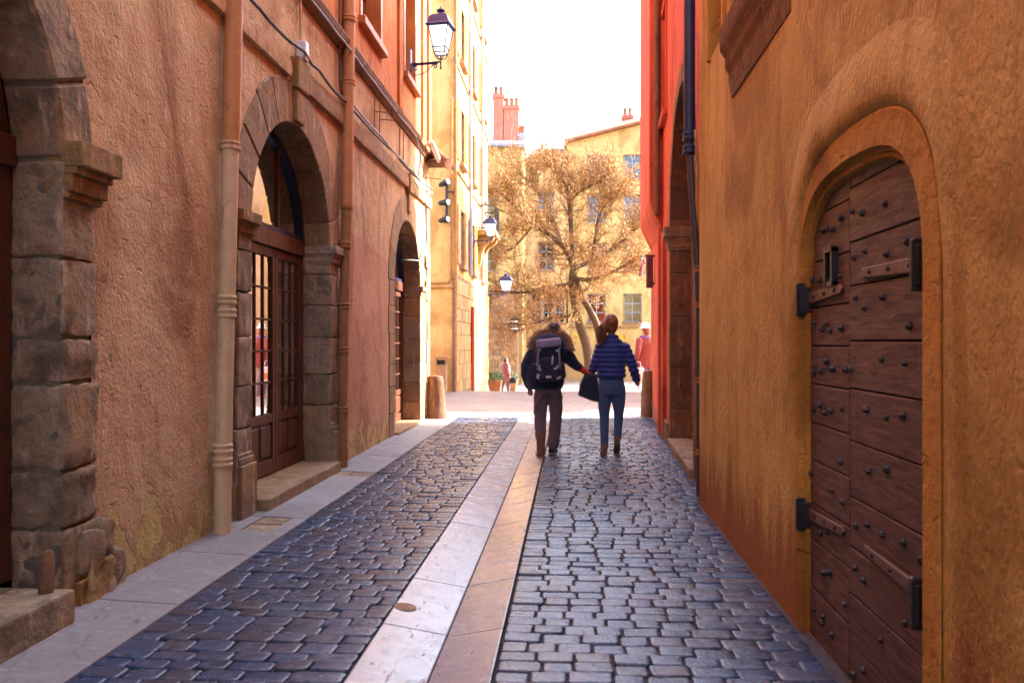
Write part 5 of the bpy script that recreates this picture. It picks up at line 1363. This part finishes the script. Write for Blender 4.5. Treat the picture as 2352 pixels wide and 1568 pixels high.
for hx, hy, hz, pit, an in ((K(1386, 1046).x, PY2-.13, .012, 0, 'aL'), (K(1417, 1020).x, PY2-.09, .15, R(38), 'aR')):
    q = MB(); shoe(q, (hx, hy, hz), (.0, 1), .25, .045, .09, pit); limb(q, [Vector((hx, hy+.045, hz+.05)), wk[an]+Vector((0, 0, .045))], [.047, .050]); link('boot', remeshed(q, .008, 2), M['boot'], wom, True)
hm = MB(); hm.ball(wh+Vector((0, -.014, .030)), .096, .116, .108, 18, 12); hm.ball(wh+Vector((.0, -.05, -.03)), .085, .062, .085, 14, 10)
tie = wh+Vector((-.055, -.095, .05)); limb(hm, [wh+Vector((-.02, -.06, .06)), tie, tie+Vector((-.045, -.035, -.09)), tie+Vector((-.065, -.02, -.20)), tie+Vector((-.075, -.01, -.27))], [.05, .032, .046, .036, .010])
m = remeshed(hm, .007, 1)
displace(m, lambda q: .007*mnoise.noise(Vector((q.x*60, q.y*60, q.z*12))))
link('hair', m, M['hair_red'], wom, True)
MB().lathe([(.030, -.012), (.036, -.006), (.036, .006), (.030, .012)], tie+Vector((-.008, -.008, -.015)), 12).build('hair_tie', M['bagblack'], wom, smooth=True)
rs = random.Random(6); hs = MB()
for _ in range(420):
    a = rs.uniform(-2.6, 2.6); e = rs.uniform(-.2, 1.4); st = wh + Vector((.098*math.cos(e)*math.sin(a), -.014+.118*math.cos(e)*math.cos(a), .030+.110*math.sin(e)))
    mid = st.lerp(tie, .55) + (st.lerp(tie, .55)-wh).normalized()*.012; hs.tube([st, mid, tie], .0016, 3, False)
for _ in range(520):
    w = Vector((rs.gauss(0, .022), rs.gauss(0, .022), 0)); f = rs.uniform(.85, 1.15)
    hs.tube([tie+w*.4, tie+w*1.3+Vector((-.045, -.035, -.09)), tie+w*1.2+Vector((-.065, -.02, -.20*f)), tie+w*rs.uniform(.4, 1.2)+Vector((-.078, -.01, -.28*f))], [.0016, .0017, .0015, .0008], 3, False)
ho_ = hs.build('hair_strands', M['hair_red'], wom, recalc=False); ho_['kind'] = 'stuff'
# ---- dark tote bag carried between them
tb = thing('tote_bag', 'large black tote bag hanging between the two walkers', 'bag', tuple(K(1352, 915)))
mb = MB(); P = [(1342, 858), (1372, 858), (1381, 925), (1360, 921), (1327, 908), (1331, 880)]
for dy in (-.06, .0, .06): 
    k = 1 if dy == 0 else .86; cx, cy = 1353, 890
    mb.add([K(cx+(x-cx)*k, cy+(y-cy)*k, dy+.0) for x, y in P], [])
n = 6; mb.f = [[i, (i+1) % n, n+(i+1) % n, n+i] for i in range(n)] + [[n+i, n+(i+1) % n, 2*n+(i+1) % n, 2*n+i] for i in range(n)] + [list(range(n)), [2*n+i for i in range(n)][::-1]]; mb.m = [0]*len(mb.f)
mb.build('sack', M['bagblack'], tb, bevel=.012, seg=2, smooth='auto')
MB().tube([K(1346, 862), K(1349, 850), K(1355, 846), K(1361, 852), K(1364, 863)], .010, 6).build('handle', M['bagblack'], tb, smooth=True)

# ---- small figures on the square
def walker(label, x, y, h, coat, hairm, face=0, legs=M['shoe_dark'], hat=None, bag=None, coat_len=.46):
    z = ground_z(y); T = thing('person', label, 'person', (x, y, z)); k = h/1.7
    g = lambda a, b, c: Vector((x, y, z)) + Matrix.Rotation(face, 3, 'Z') @ Vector((a, b, c))*k
    b_ = MB(); head(b_, g(0, .0, 1.58), .074*k, face); limb(b_, [g(0, 0, 1.38), g(0, 0, 1.5)], [.06*k, .05*k])
    torso(b_, [(g(0, 0, .86), .15*k, .10*k), (g(0, 0, 1.1), .14*k, .1*k), (g(0, 0, 1.34), .17*k, .1*k), (g(0, 0, 1.42), .08*k, .06*k)])
    for s in (-1, 1):
        limb(b_, [g(s*.08, 0, .86), g(s*.08, s*.10, .48), g(s*.08, s*.12-.03, .09)], [.085*k, .058*k, .042*k])
        limb(b_, [g(s*.18, 0, 1.36), g(s*.23, -.02, 1.1), g(s*.22, .08, .88)], [.05*k, .04*k, .03*k]); hand(b_, g(s*.22, .08, .88), (0, .2, -1), (0, 1, 0), k, .5, s)
        b_.ball(g(s*.08, s*.12+.03, .045), .045*k, .10*k, .04*k, 10, 6)
    link('body', remeshed(b_, .010, 2), M['skin'], T, True)
    c_ = MB(); torso(c_, [(g(0, 0, 1.34-coat_len*1.3), .22*k, .17*k), (g(0, 0, 1.0), .19*k, .145*k), (g(0, 0, 1.3), .205*k, .135*k), (g(0, 0, 1.42), .12*k, .09*k), (g(0, 0, 1.48), .07*k, .07*k)])
    for s in (-1, 1): limb(c_, [g(s*.18, 0, 1.36), g(s*.24, -.02, 1.1), g(s*.225, .07, .92)], [.075*k, .062*k, .05*k])
    link('coat', remeshed(c_, .012, 3), coat, T, True)
    l_ = MB()
    for s in (-1, 1): limb(l_, [g(s*.08, 0, .86), g(s*.08, s*.10, .48), g(s*.08, s*.12-.03, .10)], [.098*k, .07*k, .055*k])
    link('trousers', remeshed(l_, .012, 2), legs, T, True)
    h_ = MB(); h_.ball(g(0, -.015, 1.615), .085*k, .1*k, .095*k); h_.ball(g(0, -.05, 1.55), .075*k, .055*k, .08*k); link('hair', remeshed(h_, .01, 1), hairm, T, True)
    if hat:
        MB().lathe([(.155*k, 0), (.16*k, .012*k), (.105*k, .03*k), (.10*k, .10*k), (.085*k, .125*k), (.03*k, .135*k)], g(0, 0, 1.635), 20).build('hat', hat, T, smooth='auto')
    return T, g
pk, g = walker('person in pink coat walking far off on the square, carrying a dark handbag', -2.83, 36.0, 1.62, M['pink_coat'], M['hair_dark'], R(-60), legs=M['trouser'], coat_len=.55)
hbg = thing('handbag', 'dark handbag at the side of the person in pink', 'bag', (-2.5, 36, -.2))
MB().lathe([(.12, 0), (.15, .05), (.14, .2), (.09, .26)], (-2.52, 35.95, -.38), 10, 1, .5).build('pouch', M['bagblack'], hbg, smooth='auto')
MB().tube([(-2.60, 35.95, -.14), (-2.58, 35.95, .02), (-2.46, 35.95, .02), (-2.44, 35.95, -.14)], .012, 6).build('strap', M['bagblack'], hbg)
ht, g = walker('person in white hat and rust coat, half hidden by the red house corner', 1.83, 20.2, 1.84, M['rust_coat'], M['hair_red'], R(35), legs=M['trouser'], hat=M['white_cloth'])
sc = MB(); sc.tube([g(-.11, .02, 1.44), g(0, -.09, 1.43), g(.11, .02, 1.44), g(0, .10, 1.42), g(-.11, .02, 1.44)], .045, 8); sc.build('scarf', M['purple'], ht, smooth=True)
bg = thing('carrier_bag', 'white and orange carrier bag held by the person in the hat', 'bag', (1.58, 20.0, .45))
mb = MB(); mb.box((1.50, 19.95, .42), (1.78, 20.08, .82)); mb.build('sack', M['white_cloth'], bg, bevel=.03, seg=2, smooth='auto')
MB().box((1.53, 19.938, .50), (1.70, 19.952, .66)).build('print', M['pipe_orange'], bg)
MB().tube([(1.56, 20.01, .80), (1.58, 20.0, .96), (1.68, 20.0, .96), (1.72, 20.01, .80)], .01, 6).build('handle', M['white_cloth'], bg)
bpy.data.scenes.remove(TMP)
